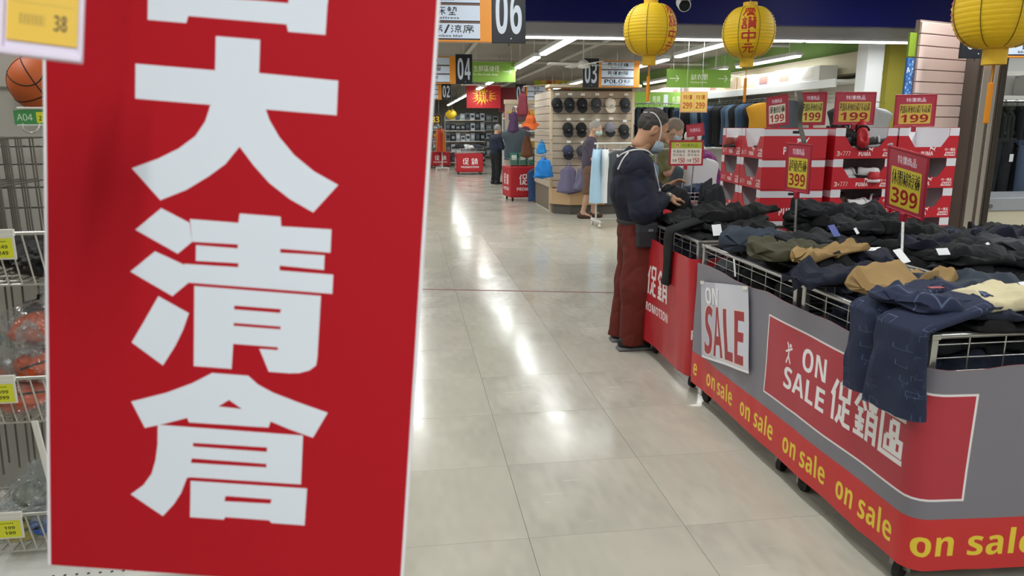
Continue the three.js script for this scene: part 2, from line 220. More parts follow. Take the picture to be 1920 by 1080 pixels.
// ---------- ceiling lights ----------
const tubeMat = new THREE.MeshStandardMaterial({ color: 0xffffff, emissive: LAMP_COLOR, emissiveIntensity: LAMP_GLOW, roughness: 0.4 });
const fitMat = M(0xe9eaea, 0.5);
function strip(len, x, y, z, turn, label, group, power = LAMP_POWER) {
  const t = thing('strip_light', label, 'ceiling light', [x, y, z], turn, group);
  part(t, 'housing', rb(0.13, 0.06, len, 0, 0.06, 0, 0.012), fitMat);
  part(t, 'lamp_tube', rb(0.1, 0.03, len - 0.06, 0, 0.018, 0, 0.012), tubeMat);
  parts(t, 'hanger_rod', [-0.35, 0.35].map((k) => bar([0, 0.08, k * len], [0, y < 2.8 ? 3.02 - y : 3.3 - y, k * len], 0.006, 5)), fitMat);
  const l = new THREE.RectAreaLight(LAMP_COLOR, power, 0.1, len - 0.06); l.position.set(0, -0.002, 0); l.rotation.x = -PI / 2; l.name = 'lamp_glow'; t.add(l);
  return t;
}
for (const [x, n, z0] of [[0, 10, -9.3], [2.06, 11, -9.15], [4.22, 6, -9.3], [6.0, 0, 0], [-2.3, 6, -9.3], [-4.8, 5, -9.3]])
  for (let k = 0; k < n; k++) strip(2.2, x, 2.6, z0 - 1.1 - k * 2.62, 0, x === 2.06 ? 'white fluorescent strip in the ceiling row above the long aisle' : x === 0 ? 'white fluorescent strip in the row beside the numbered aisle signs' : 'white fluorescent strip in a ceiling row over the clothing departments', x === 2.06 || x === 0 ? 'ceiling strips ' + x : 'ceiling strips over the departments');
for (const [x, z] of [[6.05, -12.2], [6.05, -14.9], [6.05, -17.6], [8.6, -13.2], [8.6, -15.9], [9.6, -8.6]]) strip(2.2, x, 2.6, z, 0, 'white fluorescent strip near the beige and green wall band', 'ceiling strips by the partition');
for (let k = 0; k < 3; k++) strip(1.82, 2.3 + k * 1.8, 2.585, -9.05, PI / 2, 'white fluorescent strip set crosswise along the back of the blue bulkhead', 'cross strips behind the bulkhead');
for (const [x, z, p = 1] of [[4.6, -5.6], [4.6, -2.9], [4.6, -0.2], [-2.2, -5.6], [-2.2, -2.9], [0.9, -4.9, 0.6], [0.9, -2.2, 0.6], [0.1, 1.4, 0.95], [0.5, 1.4, 0.95], [3.0, 1.8, 0.85], [8.2, -6.3], [8.2, -3.5]]) strip(2.2, x, 3.15, z, 0, 'white fluorescent strip on the high ceiling in front of the blue bulkhead', 'ceiling strips before the bulkhead', NEAR_POWER * p);

// ceiling fans
function fan(x, y, z, a, label) {
  const t = thing('ceiling_fan', label, 'ceiling fan', [x, y, z], a, 'ceiling fans'), w = M(0xd9d8d2, 0.5);
  part(t, 'rod', bar([0, 0, 0], [0, 3.02 - y, 0], 0.012), w);
  part(t, 'motor', lathe([[0.001, -0.06], [0.08, -0.05], [0.1, 0], [0.07, 0.05], [0.02, 0.08]], 16), w);
  for (let k = 0; k < 4; k++) part(t, 'blade', rb(0.5, 0.012, 0.12, 0.34, 0, 0, 0.005, 1).rotateX(0.16).rotateY((k * PI) / 2), w);
}
fan(2.75, 2.5, -11.6, 0.2, 'white four-blade ceiling fan above the cap display');
fan(5.25, 2.42, -12.4, 0.5, 'white four-blade ceiling fan before the beige wall band');
fan(2.0, 2.62, -19.5, 0.1, 'white four-blade ceiling fan beyond the green arrow sign');
for (const [a, b] of [[[-3, 2.93, -12.5], [12, 2.93, -12.5]], [[-3, 2.9, -16], [12, 2.9, -16]], [[1.2, 2.95, -9.2], [1.2, 2.95, -36]], [[3.3, 2.94, -9.2], [3.3, 2.94, -36]]]) single('ceiling_pipe', bar(a, b, 0.035, 10), M(0xbdbab2, 0.5, 0.2), 'pale sprinkler pipe running under the department ceiling', 'pipe', 'ceiling pipes');
// ---------- hanging banner and price tag close to the camera ----------
const bannerPoly = {"w":[[-94,340,-94,309,-55,309,-53,316,46,316,48,309,86,309,87,355],[-25,299,20,299,20,266,101,265,101,230,28,230,32,220,43,203,59,186,80,171,106,159,81,128,56,140,34,155,17,172,2,190,-12,171,-29,157,-52,141,-79,128,-109,159,-82,171,-61,183,-44,197,-34,213,-29,230,-106,230,-106,265,-25,265],[-78,120,-48,107,-45,87,-60,73,-105,95],[-48,111,3,111,4,121,47,121,48,111,101,112,101,87,48,87,48,83,95,84,95,68,48,69,48,64,105,64,105,43,-51,43,-53,63,4,64,4,68,-41,67,-41,84,3,84,3,88,-45,87],[-84,74,-53,62,-48,43,-65,27,-110,50],[-80,26,-47,10,-53,-9,-61,-27,-74,-50,-108,-27,-94,-1],[-42,40,93,40,92,-29,91,-37,84,-43,73,-47,62,-48,40,-48,29,-23,49,-23,49,-20,1,-20,0,-48,-41,-48],[-21,-54,18,-54,29,-63,46,-71,71,-79,106,-89,91,-119,64,-111,44,-104,42,-111,-45,-112,-47,-107,-70,-115,-93,-122,-108,-93,-70,-80,-42,-67],[-79,-117,80,-117,80,-174,-42,-175,-46,-176,-52,-194,-60,-208,-72,-223,-108,-200,-94,-188,-85,-174,-81,-158,-79,-140],[-42,-179,87,-178,86,-222,49,-222,46,-219,-3,-219,-4,-222,-42,-222]],"r":[[-51,344,-52,335,17,337,47,337,48,352],[1,22,51,22,50,18,1,18],[1,3,51,3,51,0,1,0],[-13,-91,-2,-83,12,-92],[-40,-135,41,-134,41,-139,-40,-139],[-41,-153,41,-153,41,-157,-42,-158],[-3,-194,48,-194,47,-199,-4,-200]]};
{
  const W = 0.40, top = 0.52, bot = -0.2907, H = top - bot, px = 2400;
  const tex = canvas(Math.round(W * px), Math.round(H * px), (c, w, h) => {
    c.fillStyle = '#e6e4ea'; c.fillRect(0, 0, w, h); c.fillStyle = '#b01824'; c.fillRect(0.0035 * px, 0, w - 0.007 * px, h);
    for (const p of bannerPoly.w) poly(c, p, '#dde5f0', px / 1000, -px / 1000, (W / 2) * px, top * px);
    for (const p of bannerPoly.r) poly(c, p, '#b01824', px / 1000, -px / 1000, (W / 2) * px, top * px);
    c.fillStyle = '#dde5f0'; for (const [x, y, a, b] of [[-94, 520, 181, 30], [-94, 490, 39, 155], [48, 490, 39, 150], [-22, 520, 44, 180]]) c.fillRect((W / 2) * px + x * px / 1000, (top - y / 1000) * px, a * px / 1000, (b * px) / 1000);
  });
  const t = thing('hanging_banner', 'large red hanging clearance banner printed with big white characters', 'banner', [-0.19208, 1.34211, -0.79499]);
  t.rotation.order = 'YXZ'; t.rotation.set(-0.07203, -0.13149, -0.08299);
  part(t, 'backing_board', bx(W, H, 0.003, 0, (top + bot) / 2, -0.0022), M(0xdedbe2, 0.6));
  part(t, 'printed_face', new THREE.PlaneGeometry(W, H).translate(0, (top + bot) / 2, 0), texMat(tex, 0.6, { specularIntensity: 0.3 }));
  parts(t, 'hanging_cord', [-0.15, 0.15].map((k) => { const q = new THREE.Vector3(0, 1, 0).applyQuaternion(t.quaternion.clone().invert()).multiplyScalar(1.5); return bar([k, 0.52, 0], [k + q.x, 0.52 + q.y, q.z], 0.0025, 5); }), M(0xcfcfcf, 0.5));
  const tg = thing('price_tag', 'yellow price label in a clear plastic holder hanging before the red banner', 'price tag', [-0.265, 1.643, -0.62]);
  tg.rotation.order = 'YXZ'; tg.rotation.set(-0.16, 0.18, -0.11); tg.scale.setScalar(0.64);
  const lab = canvas(360, 420, (c) => { c.fillStyle = '#dcb43a'; c.fillRect(0, 0, 360, 420); line(c, '特價品', 60, 60, 120, 50, '#6a5320'); line(c, '運動用品', 60, 190, 130, 34, '#6a5320'); fit(c, '48', 235, 140, 70, 70, '#6a4c1c'); fit(c, '38', 235, 290, 70, 70, '#4e3c18'); c.fillStyle = '#b59a38'; c.fillRect(20, 250, 320, 4); for (let i = 0; i < 26; i++) { c.fillStyle = '#6a5a2a'; c.fillRect(60 + i * 5, 300, (i * 7) % 4, 46); } });
  part(tg, 'holder', [rb(0.086, 0.13, 0.003, 0, 0, -0.003, 0.001), rb(0.086, 0.008, 0.012, 0, -0.064, 0.002, 0.002), rb(0.006, 0.13, 0.008, -0.04, 0, 0.001, 0.002), rb(0.004, 0.13, 0.006, 0.041, 0, 0.001, 0.002)], M(0xd9cfe2, 0.35));
  part(tg, 'hanging_cord', bar([0, 0.064, -0.003], [0.12, 2.65, 0.25], 0.002, 5), M(0xcfcfcf, 0.5));
  part(tg, 'label', new THREE.PlaneGeometry(0.072, 0.112).translate(0.001, 0.006, 0.0004), texMat(lab, 0.5));
}

// ---------- wire-basket end shelf behind the banner ----------
const wire = M(0xc9c7c0, 0.35, 0.55), wireDark = M(0x77726a, 0.45, 0.5), white = M(0xe7e6e0, 0.5);
{
  const z = -2.35, x0 = -2.0, x1 = -0.62, xc = (x0 + x1) / 2, w = x1 - x0;
  const t = thing('gondola_shelf', 'white metal shelf unit with wire baskets standing behind the red banner', 'shelf unit', [xc, 0, z]);
  part(t, 'back_panel', bx(w, 2.2, 0.03, 0, 1.1, -0.56), M(0xbcb9b0, 0.7));
  parts(t, 'panel_seam', [0.55, 1.1, 1.62].map((y) => bx(w, 0.008, 0.006, 0, y + 0.07, -0.543)), M(0x7d7a73, 0.7));
  parts(t, 'upright', [-w / 2 + 0.02, w / 2 - 0.02].map((x) => bx(0.04, 2.2, 0.05, x, 1.1, -0.42)), white);
  const deckHole = []; for (let i = 0; i < 40; i++) deckHole.push(cyl(0.0045, 0.002, -w / 2 + 0.03 + i * 0.034, 0.2056, 0.165, 8));
  part(t, 'base_deck', rb(w, 0.205, 0.66, 0, 0.1025, -0.13, 0.012), white); part(t, 'deck_hole', deckHole, M(0x55534e, 0.8));
  const basket = (y0, y1, tag, n) => {
    const b = new THREE.Group(); b.name = 'wire_basket'; t.add(b);
    const front = [bar([-w / 2, y1, 0.1], [w / 2, y1, 0.1], 0.006), bar([-w / 2, y0, 0.06], [w / 2, y0, 0.06], 0.004)], floorW = [];
    for (let x = -w / 2; x <= w / 2; x += 0.036) { front.push(bar([x, y1, 0.1], [x, y0, 0.06], 0.0028, 5)); floorW.push(bar([x, y0, 0.06], [x, y0, -0.42], 0.0028, 5)); }
    for (let k = 0; k < 6; k++) floorW.push(bar([-w / 2, y0, -k * 0.08], [w / 2, y0, -k * 0.08], 0.0025, 5));
    part(b, 'front_grille', front, wire); part(b, 'floor_grille', floorW, wire);
    part(b, 'side_grille', [-w / 2, w / 2].flatMap((x) => [bar([x, y1, 0.1], [x, y1, -0.42], 0.005), ...[0, 1, 2, 3, 4].map((k) => bar([x, y0, -0.42 + k * 0.1], [x, y1, -0.42 + k * 0.1], 0.0028, 5))]), wire);
  };
  basket(1.1, 1.257, 0); basket(0.672, 0.825, 0); basket(0.24, 0.385, 0);
  // dividers of thin wire standing in the upper part
  const div = []; for (let k = 0; k < 9; k++) { const x = 0.02 - k * 0.045 + 0.06; for (let q = 0; q < 5; q++) div.push(bar([x + q * 0.006, 1.2, -0.4 + q * 0.09], [x + q * 0.006, 1.52, -0.4 + q * 0.09], 0.0028, 5)); div.push(bar([x, 1.52, -0.42], [x + 0.024, 1.52, -0.02], 0.003, 5), bar([x, 1.38, -0.42], [x + 0.024, 1.38, -0.02], 0.003, 5)); }
  for (const y of [1.28, 1.35, 1.43, 1.49]) div.push(bar([-w / 2, y, -0.42], [w / 2, y, -0.42], 0.004, 5));
  part(t, 'wire_divider', div, wireDark);
  const low = []; for (const [ya, yb] of [[0.8, 1.06], [0.33, 0.61]]) for (let k = 0; k < 20; k++) low.push(bar([-0.02 - k * 0.03, ya, -0.42 + (k % 3) * 0.05], [-0.02 - k * 0.03 + 0.01, yb, -0.42 + (k % 3) * 0.05], 0.0035, 5));
  parts(t, 'wire_back', low, wireDark);
  part(t, 'ball_ring', tube(Array.from({ length: 12 }, (_, k) => [0.09 + 0.05 * Math.cos((k * PI) / 6), 1.612, -0.42 + 0.05 * Math.sin((k * PI) / 6)]), 0.004, 36, 6, true), wire);
  part(t, 'ring_arm', [bar([0.14, 1.612, -0.42], [0.14, 1.6, -0.2], 0.004), tube([[0.115, 1.565, -0.2], [0.12, 1.545, -0.19], [0.14, 1.536, -0.19], [0.16, 1.545, -0.19], [0.165, 1.565, -0.2]], 0.003, 16)], wire);
  const label = (wd, hh, draw, x, y, zz, lab2) => { const g = thing('shelf_label', lab2, 'price label', [xc + x, y, z + zz]); part(g, 'holder', [rb(wd, hh + 0.012, 0.004, 0, 0, 0, 0.001), rb(wd, 0.02, 0.01, 0, hh / 2 + 0.01, -0.004, 0.002)], M(0xe3e0d6, 0.4)); part(g, 'paper', new THREE.PlaneGeometry(wd - 0.008, hh - 0.004).translate(-0.002, -0.003, 0.0026), texMat(canvas(256, 100, draw), 0.5)); return g; };
  const yel = (n) => (c) => { c.fillStyle = '#e2e436'; c.fillRect(0, 0, 256, 100); c.fillStyle = '#4b5b1e'; for (let i = 0; i < 16; i++) c.fillRect(30 + i * 12, 14, 8, 5); line(c, '運動', 20, 36, 70, 20, '#5b6124'); fit(c, n, 165, 34, 60, 18, '#3d4418'); fit(c, n, 165, 64, 60, 20, '#26300f'); fit(c, '471066', 20, 72, 80, 12, '#565c24'); };
  label(0.12, 0.06, yel('249'), 0.141, 1.222, 0.122, 'yellow price label on the basket below the bare wire dividers');
  label(0.13, 0.06, yel('399'), 0.08, 0.792, 0.122, 'yellow price label on the basket of bagged orange balls');
  label(0.14, 0.06, yel('199'), 0.035, 0.355, 0.122, 'yellow price label on the bottom basket by the base deck');
  const sg = thing('shelf_sign', 'small green shelf sign reading A04 under the basketball', 'sign', [xc + 0.14, 1.584, z - 0.2]);
  part(sg, 'plate', rb(0.095, 0.045, 0.004, 0, 0, 0, 0.001), M(0x4f9a5c, 0.5));
  part(sg, 'paper', new THREE.PlaneGeometry(0.09, 0.042).translate(0, 0, 0.0025), texMat(canvas(256, 120, (c) => { c.fillStyle = '#4c9758'; c.fillRect(0, 0, 256, 120); fit(c, 'A04', 18, 30, 130, 60, '#e4f2dc', 'sans-serif', ''); c.fillStyle = '#e2e436'; c.fillRect(180, 14, 70, 96); fit(c, '2', 200, 50, 24, 40, '#3b4418'); }), 0.5));
  part(sg, 'holder_edge', [rb(0.11, 0.006, 0.012, 0.02, 0.028, 0, 0.002), rb(0.1, 0.004, 0.01, 0.01, -0.024, 0, 0.001)], white);

  // basketball with its channels cut as grooves
  const bt = canvas(1024, 512, (c) => {
    c.fillStyle = '#c8602a'; c.fillRect(0, 0, 1024, 512); const r = rng(4); for (let i = 0; i < 9000; i++) { c.fillStyle = r() < 0.5 ? 'rgba(120,48,14,.25)' : 'rgba(230,130,70,.2)'; c.fillRect(r() * 1024, r() * 512, 2, 2); }
  });
  const ballGeo = new THREE.SphereGeometry(0.1, 40, 28), seam = [];
  for (let k = 0; k < 3; k++) { const pts = Array.from({ length: 24 }, (_, i) => { const a = (i / 24) * 2 * PI; return k === 0 ? [0.0995 * Math.cos(a), 0.0995 * Math.sin(a), 0] : k === 1 ? [0, 0.0995 * Math.cos(a), 0.0995 * Math.sin(a)] : [0.0995 * Math.cos(a), 0, 0.0995 * Math.sin(a)]; }); seam.push(tube(pts, 0.0022, 60, 6, true)); }
  for (const s of [-1, 1]) seam.push(tube(Array.from({ length: 20 }, (_, i) => { const a = (i / 20) * 2 * PI, v = new THREE.Vector3(Math.cos(a) * 0.75, s * 0.62 + 0.28 * s * Math.cos(2 * a), Math.sin(a) * 0.75).normalize().multiplyScalar(0.0995); return [v.x, v.y, v.z]; }), 0.0022, 60, 6, true));
  const bb = thing('basketball', 'orange basketball with black seams resting on the wire ring', 'basketball', [xc + 0.09, 1.7, z - 0.42]); bb.rotation.set(0.5, 0.4, 0.35);
  part(bb, 'leather', ballGeo, texMat(bt, 0.6)); part(bb, 'seam', seam, M(0x1d1512, 0.8));
  // deflated orange balls in clear bags
  const film = M(0xf2f4f4, 0.12, 0, { transmission: 0.92, thickness: 0, transparent: false });
  const lump = (seed, rx, ry, rz, amp, f = 5) => { const g = new THREE.IcosahedronGeometry(1, 12), P = g.attributes.position; for (let i = 0; i < P.count; i++) { const v = [P.getX(i), P.getY(i), P.getZ(i)], d = 1 + amp * fbm(v[0] * f + seed, v[1] * f, v[2] * f, 3); P.setXYZ(i, v[0] * rx * d, v[1] * ry * d, v[2] * rz * d); } g.computeVertexNormals(); return toCreasedNormals(g, 0.9); };
  const bag = (x, y, zz, s, ry, col, lab2, seed) => {
    const g = thing('bagged_ball', lab2, 'ball', [xc + x, y, z + zz], ry); const b = part(g, 'ball', lump(seed, 0.1 * s, 0.055 * s, 0.09 * s, 0.25, 1.6).translate(0, 0.055 * s, 0), M(col, 0.5));
    part(b, 'seam', [tube(Array.from({ length: 14 }, (_, i) => [0.098 * s * Math.cos(i / 13 * PI), 0.06 * s + 0.03 * s * Math.sin(i / 13 * PI), 0.085 * s * Math.sin(i / 13 * PI)]), 0.0035, 30), tube(Array.from({ length: 10 }, (_, i) => [(-0.09 + 0.02 * i) * s, 0.055 * s + 0.062 * s * Math.sin(i / 9 * PI), 0.02 * s]), 0.003, 24)], M(0x251a16, 0.7));
    part(g, 'plastic_bag', lump(seed + 9, 0.12 * s, 0.075 * s, 0.11 * s, 0.4, 4).translate(0.01, 0.07 * s, 0), film); part(g, 'bag_tuft', lump(seed + 3, 0.035, 0.06 * s, 0.03, 0.9, 6).translate(-0.06 * s, 0.17 * s, 0.02), film);
  };
  const OR = 0xd4541c;
  bag(0.09, 0.69, 0.0, 0.8, 0.3, OR, 'orange ball in a clear bag seen through the middle basket grille', 1); bag(0.16, 0.79, -0.02, 0.8, 1.2, OR, 'orange ball in a clear bag above the basket rail', 2); bag(0.16, 0.88, -0.06, 0.95, 2.3, OR, 'topmost orange ball in a clear bag on the middle basket pile', 3); bag(-0.1, 0.69, -0.2, 0.8, 2.9, OR, 'orange ball in a clear bag deep inside the middle basket', 4);
  bag(0.04, 0.25, 0.0, 0.6, 0.2, 0xd9c23a, 'yellow ball in a clear bag in the bottom basket', 6); bag(0.12, 0.27, 0.0, 0.6, 1.1, 0x2f5ea8, 'blue ball in a clear bag in the bottom basket', 7); bag(0.06, 0.34, -0.06, 0.7, 2, 0x8f9488, 'grey item in a crumpled clear bag on the bottom basket', 8);
  const blk = (x, y, zz, seed, lab2) => single('black_mesh_bag', lump(seed, 0.1, 0.05, 0.12, 0.5, 3).translate(xc + x, y, z + zz), M(0x1d1c1d, 0.7), lab2, 'bag');
  blk(0.2, 1.16, -0.06, 21, 'black crumpled net bag in the upper wire basket'); blk(0.06, 1.16, -0.22, 22, 'black crumpled net bag behind the upper basket label'); blk(0.12, 0.955, -0.3, 24, 'black crumpled net bag behind the bagged orange balls');
  single('price_rail', rb(0.02, 0.3, 0.006, 0, 0, 0, 0.003).rotateZ(0.1).translate(xc + 0.185, 0.54, z + 0.1), white, 'white plastic label rail slanting beside the red banner', 'label rail');
}
// ---------- promotion bins ----------
const chrome = M(0xc4c4c2, 0.25, 0.85), steel = M(0x9a9a98, 0.35, 0.8), rubber = M(0x1c1c1e, 0.6);
function bin(x0, x1, z0, z1, label, h = 0.9, yb = 0.6) {
  const t = thing('sale_bin', label, 'bin', [(x0 + x1) / 2, 0, (z0 + z1) / 2]), a = (x1 - x0) / 2, b = (z1 - z0) / 2;
  for (const [sx, sz] of [[-1, -1], [1, -1], [1, 1], [-1, 1]]) part(t, 'post', [rb(0.026, h - 0.1, 0.026, sx * a, 0.1 + (h - 0.1) / 2, sz * b, 0.005), rb(0.034, 0.02, 0.034, sx * a, h, sz * b, 0.004)], chrome);
  part(t, 'top_rail', [bar([-a, h, -b], [a, h, -b], 0.0115, 8), bar([-a, h, b], [a, h, b], 0.0115, 8), bar([-a, h, -b], [-a, h, b], 0.0115, 8), bar([a, h, -b], [a, h, b], 0.0115, 8)], chrome);
  const side = (len, f) => { const g = []; for (let y = yb; y < h - 0.02; y += 0.045) g.push(bar(f(-len, y), f(len, y), 0.0028, 5)); for (let k = 0; k <= Math.round((2 * len) / 0.14); k++) { const u = -len + (2 * len * k) / Math.round((2 * len) / 0.14); g.push(bar(f(u, yb), f(u, h), 0.0032, 5)); } return g; };
  part(t, 'wire_panel', side(b, (u, y) => [-a, y, u]), chrome); part(t, 'wire_panel', side(b, (u, y) => [a, y, u]), chrome); part(t, 'wire_panel', side(a, (u, y) => [u, y, b]), chrome); part(t, 'wire_panel', side(a, (u, y) => [u, y, -b]), chrome);
  part(t, 'deck', rb(2 * a - 0.03, 0.02, 2 * b - 0.03, 0, yb - 0.02, 0, 0.004), steel);
  part(t, 'bottom_frame', [bar([-a, 0.12, -b], [a, 0.12, -b], 0.014, 6), bar([-a, 0.12, b], [a, 0.12, b], 0.014, 6), bar([-a, 0.12, -b], [-a, 0.12, b], 0.014, 6), bar([a, 0.12, -b], [a, 0.12, b], 0.014, 6)], steel);
  for (const [sx, sz] of [[-1, -1], [1, -1], [1, 1], [-1, 1]]) {
    const c = part(t, 'caster', cyl(0.036, 0.024, 0, 0, 0, 20).rotateX(PI / 2).rotateY(0.5 * sx + sz).translate(sx * (a - 0.03), 0.0365, sz * (b - 0.06)), rubber);
    part(c, 'fork', [rb(0.05, 0.02, 0.05, sx * (a - 0.03), 0.096, sz * (b - 0.06), 0.004), ...[-1, 1].map((k) => rb(0.012, 0.06, 0.035, 0, 0, k * 0.019, 0.004).rotateX(0).rotateY(0.5 * sx + sz).translate(sx * (a - 0.03), 0.066, sz * (b - 0.06)))], steel);
  }
  return t;
}
bin(1.635, 2.28, -2.79, -2.03, 'chrome wire sale bin wearing the round corner of the grey skirt');
bin(1.635, 2.28, -3.86, -2.86, 'chrome wire sale bin behind the taped sale poster');
bin(1.65, 2.28, -4.8, -3.985, 'chrome wire sale bin in the red promotion skirt beside the navy-jacketed man');
bin(2.34, 3.08, -2.62, -1.9, 'chrome wire sale bin of black clothes facing the tan counter', 0.88);
bin(2.34, 3.08, -3.55, -2.68, 'chrome wire sale bin carrying the tilted 399 sign', 0.9);
bin(2.34, 3.08, -4.55, -3.62, 'chrome wire sale bin before the red shoe cartons', 0.9);
bin(3.14, 3.88, -4.3, -3.0, 'chrome wire sale bin of black clothes before the pink slat wall', 0.86);

function pathAt(pts) { // arc-length parametrised polyline
  const L = [0]; for (let i = 1; i < pts.length; i++) L.push(L[i - 1] + Math.hypot(pts[i][0] - pts[i - 1][0], pts[i][1] - pts[i - 1][1]));
  return { len: L.at(-1), at: (s) => { let i = 1; while (i < L.length - 1 && L[i] < s) i++; const k = clamp((s - L[i - 1]) / (L[i] - L[i - 1]), 0, 1), a = pts[i - 1], b = pts[i], dx = b[0] - a[0], dz = b[1] - a[1], q = Math.hypot(dx, dz); return [lerp(a[0], b[0], k), lerp(a[1], b[1], k), -dz / q, dx / q]; } };
}
const arc = (cx, cz, r, a0, a1, n = 8) => Array.from({ length: n + 1 }, (_, i) => { const a = lerp(a0, a1, i / n); return [cx + r * Math.cos(a), cz + r * Math.sin(a)]; });
function skirt(path, y0, y1, seed, amp) {
  const p = pathAt(path);
  return sheet(Math.round(p.len * 40), 14, (u, v) => { const s = u * p.len, [x, z, nx, nz] = p.at(s), y = lerp(y0, y1, v), w = amp * (noise(s * 5 + seed, y * 2.5, seed) + 0.4 * noise(s * 14, y * 6, seed)) * (1 - 0.6 * v); const top = v > 0.93 ? 0.006 * noise(s * 7, seed) : 0; return [x - nx * -w, y + (v > 0.99 ? 0.008 * noise(s * 6, seed + 3) : 0), z + nz * w * -1 + top]; }, 0.0015);
}
{
  const path = [[1.6, -3.88], [1.6, -2.7], ...arc(1.67, -2.045, 0.07, PI, PI / 2), [2.3, -1.93]], p = pathAt(path), Y0 = 0.1, Y1 = 0.81, px = 730;
  const tex = canvas(Math.round(p.len * px), Math.round((Y1 - Y0) * px), (c, w, h) => {
    const X = (s) => s * px, Y = (y) => (Y1 - y) * px, R = (s0, y1, s1, y0, col) => { c.fillStyle = col; c.fillRect(X(s0), Y(y1), (s1 - s0) * px, (y1 - y0) * px); };
    R(0, Y1, p.len, Y0, '#7d7b85'); R(0, 0.286, p.len, Y0, '#cf2a2d');
    R(0.855, 0.722, 2.045, 0.35, '#f0ebee'); R(0.863, 0.714, 2.037, 0.358, '#b62f40');
    for (const s of [0.205, 0.635, 1.062, 1.475, 1.885, 2.42]) { fit(c, 'on sale', X(s), Y(0.248), (s > 1.8 ? 0.44 : 0.335) * px, 0.098 * px, '#efd43a'); }
    fit(c, 'e', X(0.03), Y(0.225), 0.05 * px, 0.07 * px, '#efd43a');
    fit(c, 'ON', X(1.16), Y(0.66), 0.185 * px, 0.098 * px, '#f3f1f3'); fit(c, 'SALE', X(1.025), Y(0.535), 0.325 * px, 0.098 * px, '#f3f1f3');
    [['促', 1.388], ['銷', 1.54], ['區', 1.692]].forEach(([g, s]) => glyph(c, g, X(s), Y(0.612), 0.138 * px, 0.172 * px, '#f6f5f6', 0.019 * px));
    c.strokeStyle = '#f3f1f3'; c.lineWidth = 0.009 * px; c.lineCap = 'round'; const st = (...q) => { c.beginPath(); for (let i = 0; i < q.length; i += 2) (i ? c.lineTo(X(q[i]), Y(q[i + 1])) : c.moveTo(X(q[i]), Y(q[i + 1]))); c.stroke(); };
    st(1.04, 0.64, 1.052, 0.61, 1.05, 0.585); st(1.05, 0.585, 1.035, 0.552); st(1.05, 0.585, 1.066, 0.556); st(1.052, 0.61, 1.075, 0.622); st(1.052, 0.612, 1.03, 0.6); c.fillStyle = '#f3f1f3'; c.beginPath(); c.arc(X(1.062), Y(0.632), 0.009 * px, 0, 7); c.fill();
  });
  single('printed_skirt', skirt(path, Y0, Y1, 3, 0.006), texMat(tex, 0.42, { clearcoat: 0.2, clearcoatRoughness: 0.4 }), 'grey vinyl bin skirt with red on sale panel and yellow lettered stripe', 'bin skirt');
  // taped poster
  const ps = thing('sale_poster', 'white paper sale poster taped crookedly on the grey vinyl skirt', 'poster', [1.588, 0.555, -3.465]); ps.rotation.order = 'YXZ'; ps.rotation.set(0, -PI / 2, 0.165);
  const pt = canvas(512, 400, (c) => {
    c.fillStyle = '#d9d9e4'; c.fillRect(0, 0, 512, 400); c.fillStyle = '#c3c2cf'; c.fillRect(0, 0, 170, 400);
    fit(c, 'ON', 58, 32, 150, 88, '#9a99a6', 'sans-serif'); fit(c, 'ON', 50, 26, 150, 88, '#fbfbff', 'sans-serif');
    [['S', 40], ['A', 145], ['L', 262], ['E', 372]].forEach(([k, x]) => { fit(c, k, x - 8, 112, 108, 268, '#e7d9d2'); fit(c, k, x, 120, 94, 252, '#a8333c'); });
    c.fillStyle = '#f4f3f8'; c.fillRect(0, 388, 512, 12);
  });
  part(ps, 'paper', grid(16, 12, (u, v) => [(u - 0.5) * 0.575, (v - 0.5) * 0.42, 0.003 + 0.004 * Math.sin(u * 9) * Math.sin(v * 6 + 1)], 1, 1), texMat(pt, 0.45)); parts(ps, 'tape', [bx(0.05, 0.018, 0.0008, -0.26, 0.205, 0.007).rotateZ(0), bx(0.05, 0.018, 0.0008, 0.26, 0.2, 0.007)], M(0xe8e6da, 0.3));
}
{
  const path = [[1.7, -4.87], ...arc(1.66, -4.81, 0.06, -PI / 2, -PI, 5), [1.6, -4.3], ...arc(1.655, -4.0, 0.055, PI, PI / 2), [2.28, -3.93]], p = pathAt(path), Y0 = 0.1, Y1 = 0.812, px = 600;
  const tex = canvas(Math.round(p.len * px), Math.round((Y1 - Y0) * px), (c, w, h) => {
    c.fillStyle = '#b91f2b'; c.fillRect(0, 0, w, h); const X = (s) => s * px, Y = (y) => (Y1 - y) * px;
    for (const s of [0.2, 1.0]) { glyph(c, '促', X(s + 0.02), Y(0.64), 0.17 * px, 0.2 * px, '#f2ecec', 0.022 * px); glyph(c, '銷', X(s + 0.22), Y(0.64), 0.17 * px, 0.2 * px, '#f2ecec', 0.022 * px); fit(c, 'PROMOTION', X(s - 0.02), Y(0.385), 0.44 * px, 0.06 * px, '#f2ecec'); }
  });
  single('promotion_skirt', skirt(path, Y0, Y1, 11, 0.012), texMat(tex, 0.4, { clearcoat: 0.25, clearcoatRoughness: 0.35 }), 'creased red vinyl promotion skirt on the bin beside the navy-jacketed man', 'bin skirt');
}

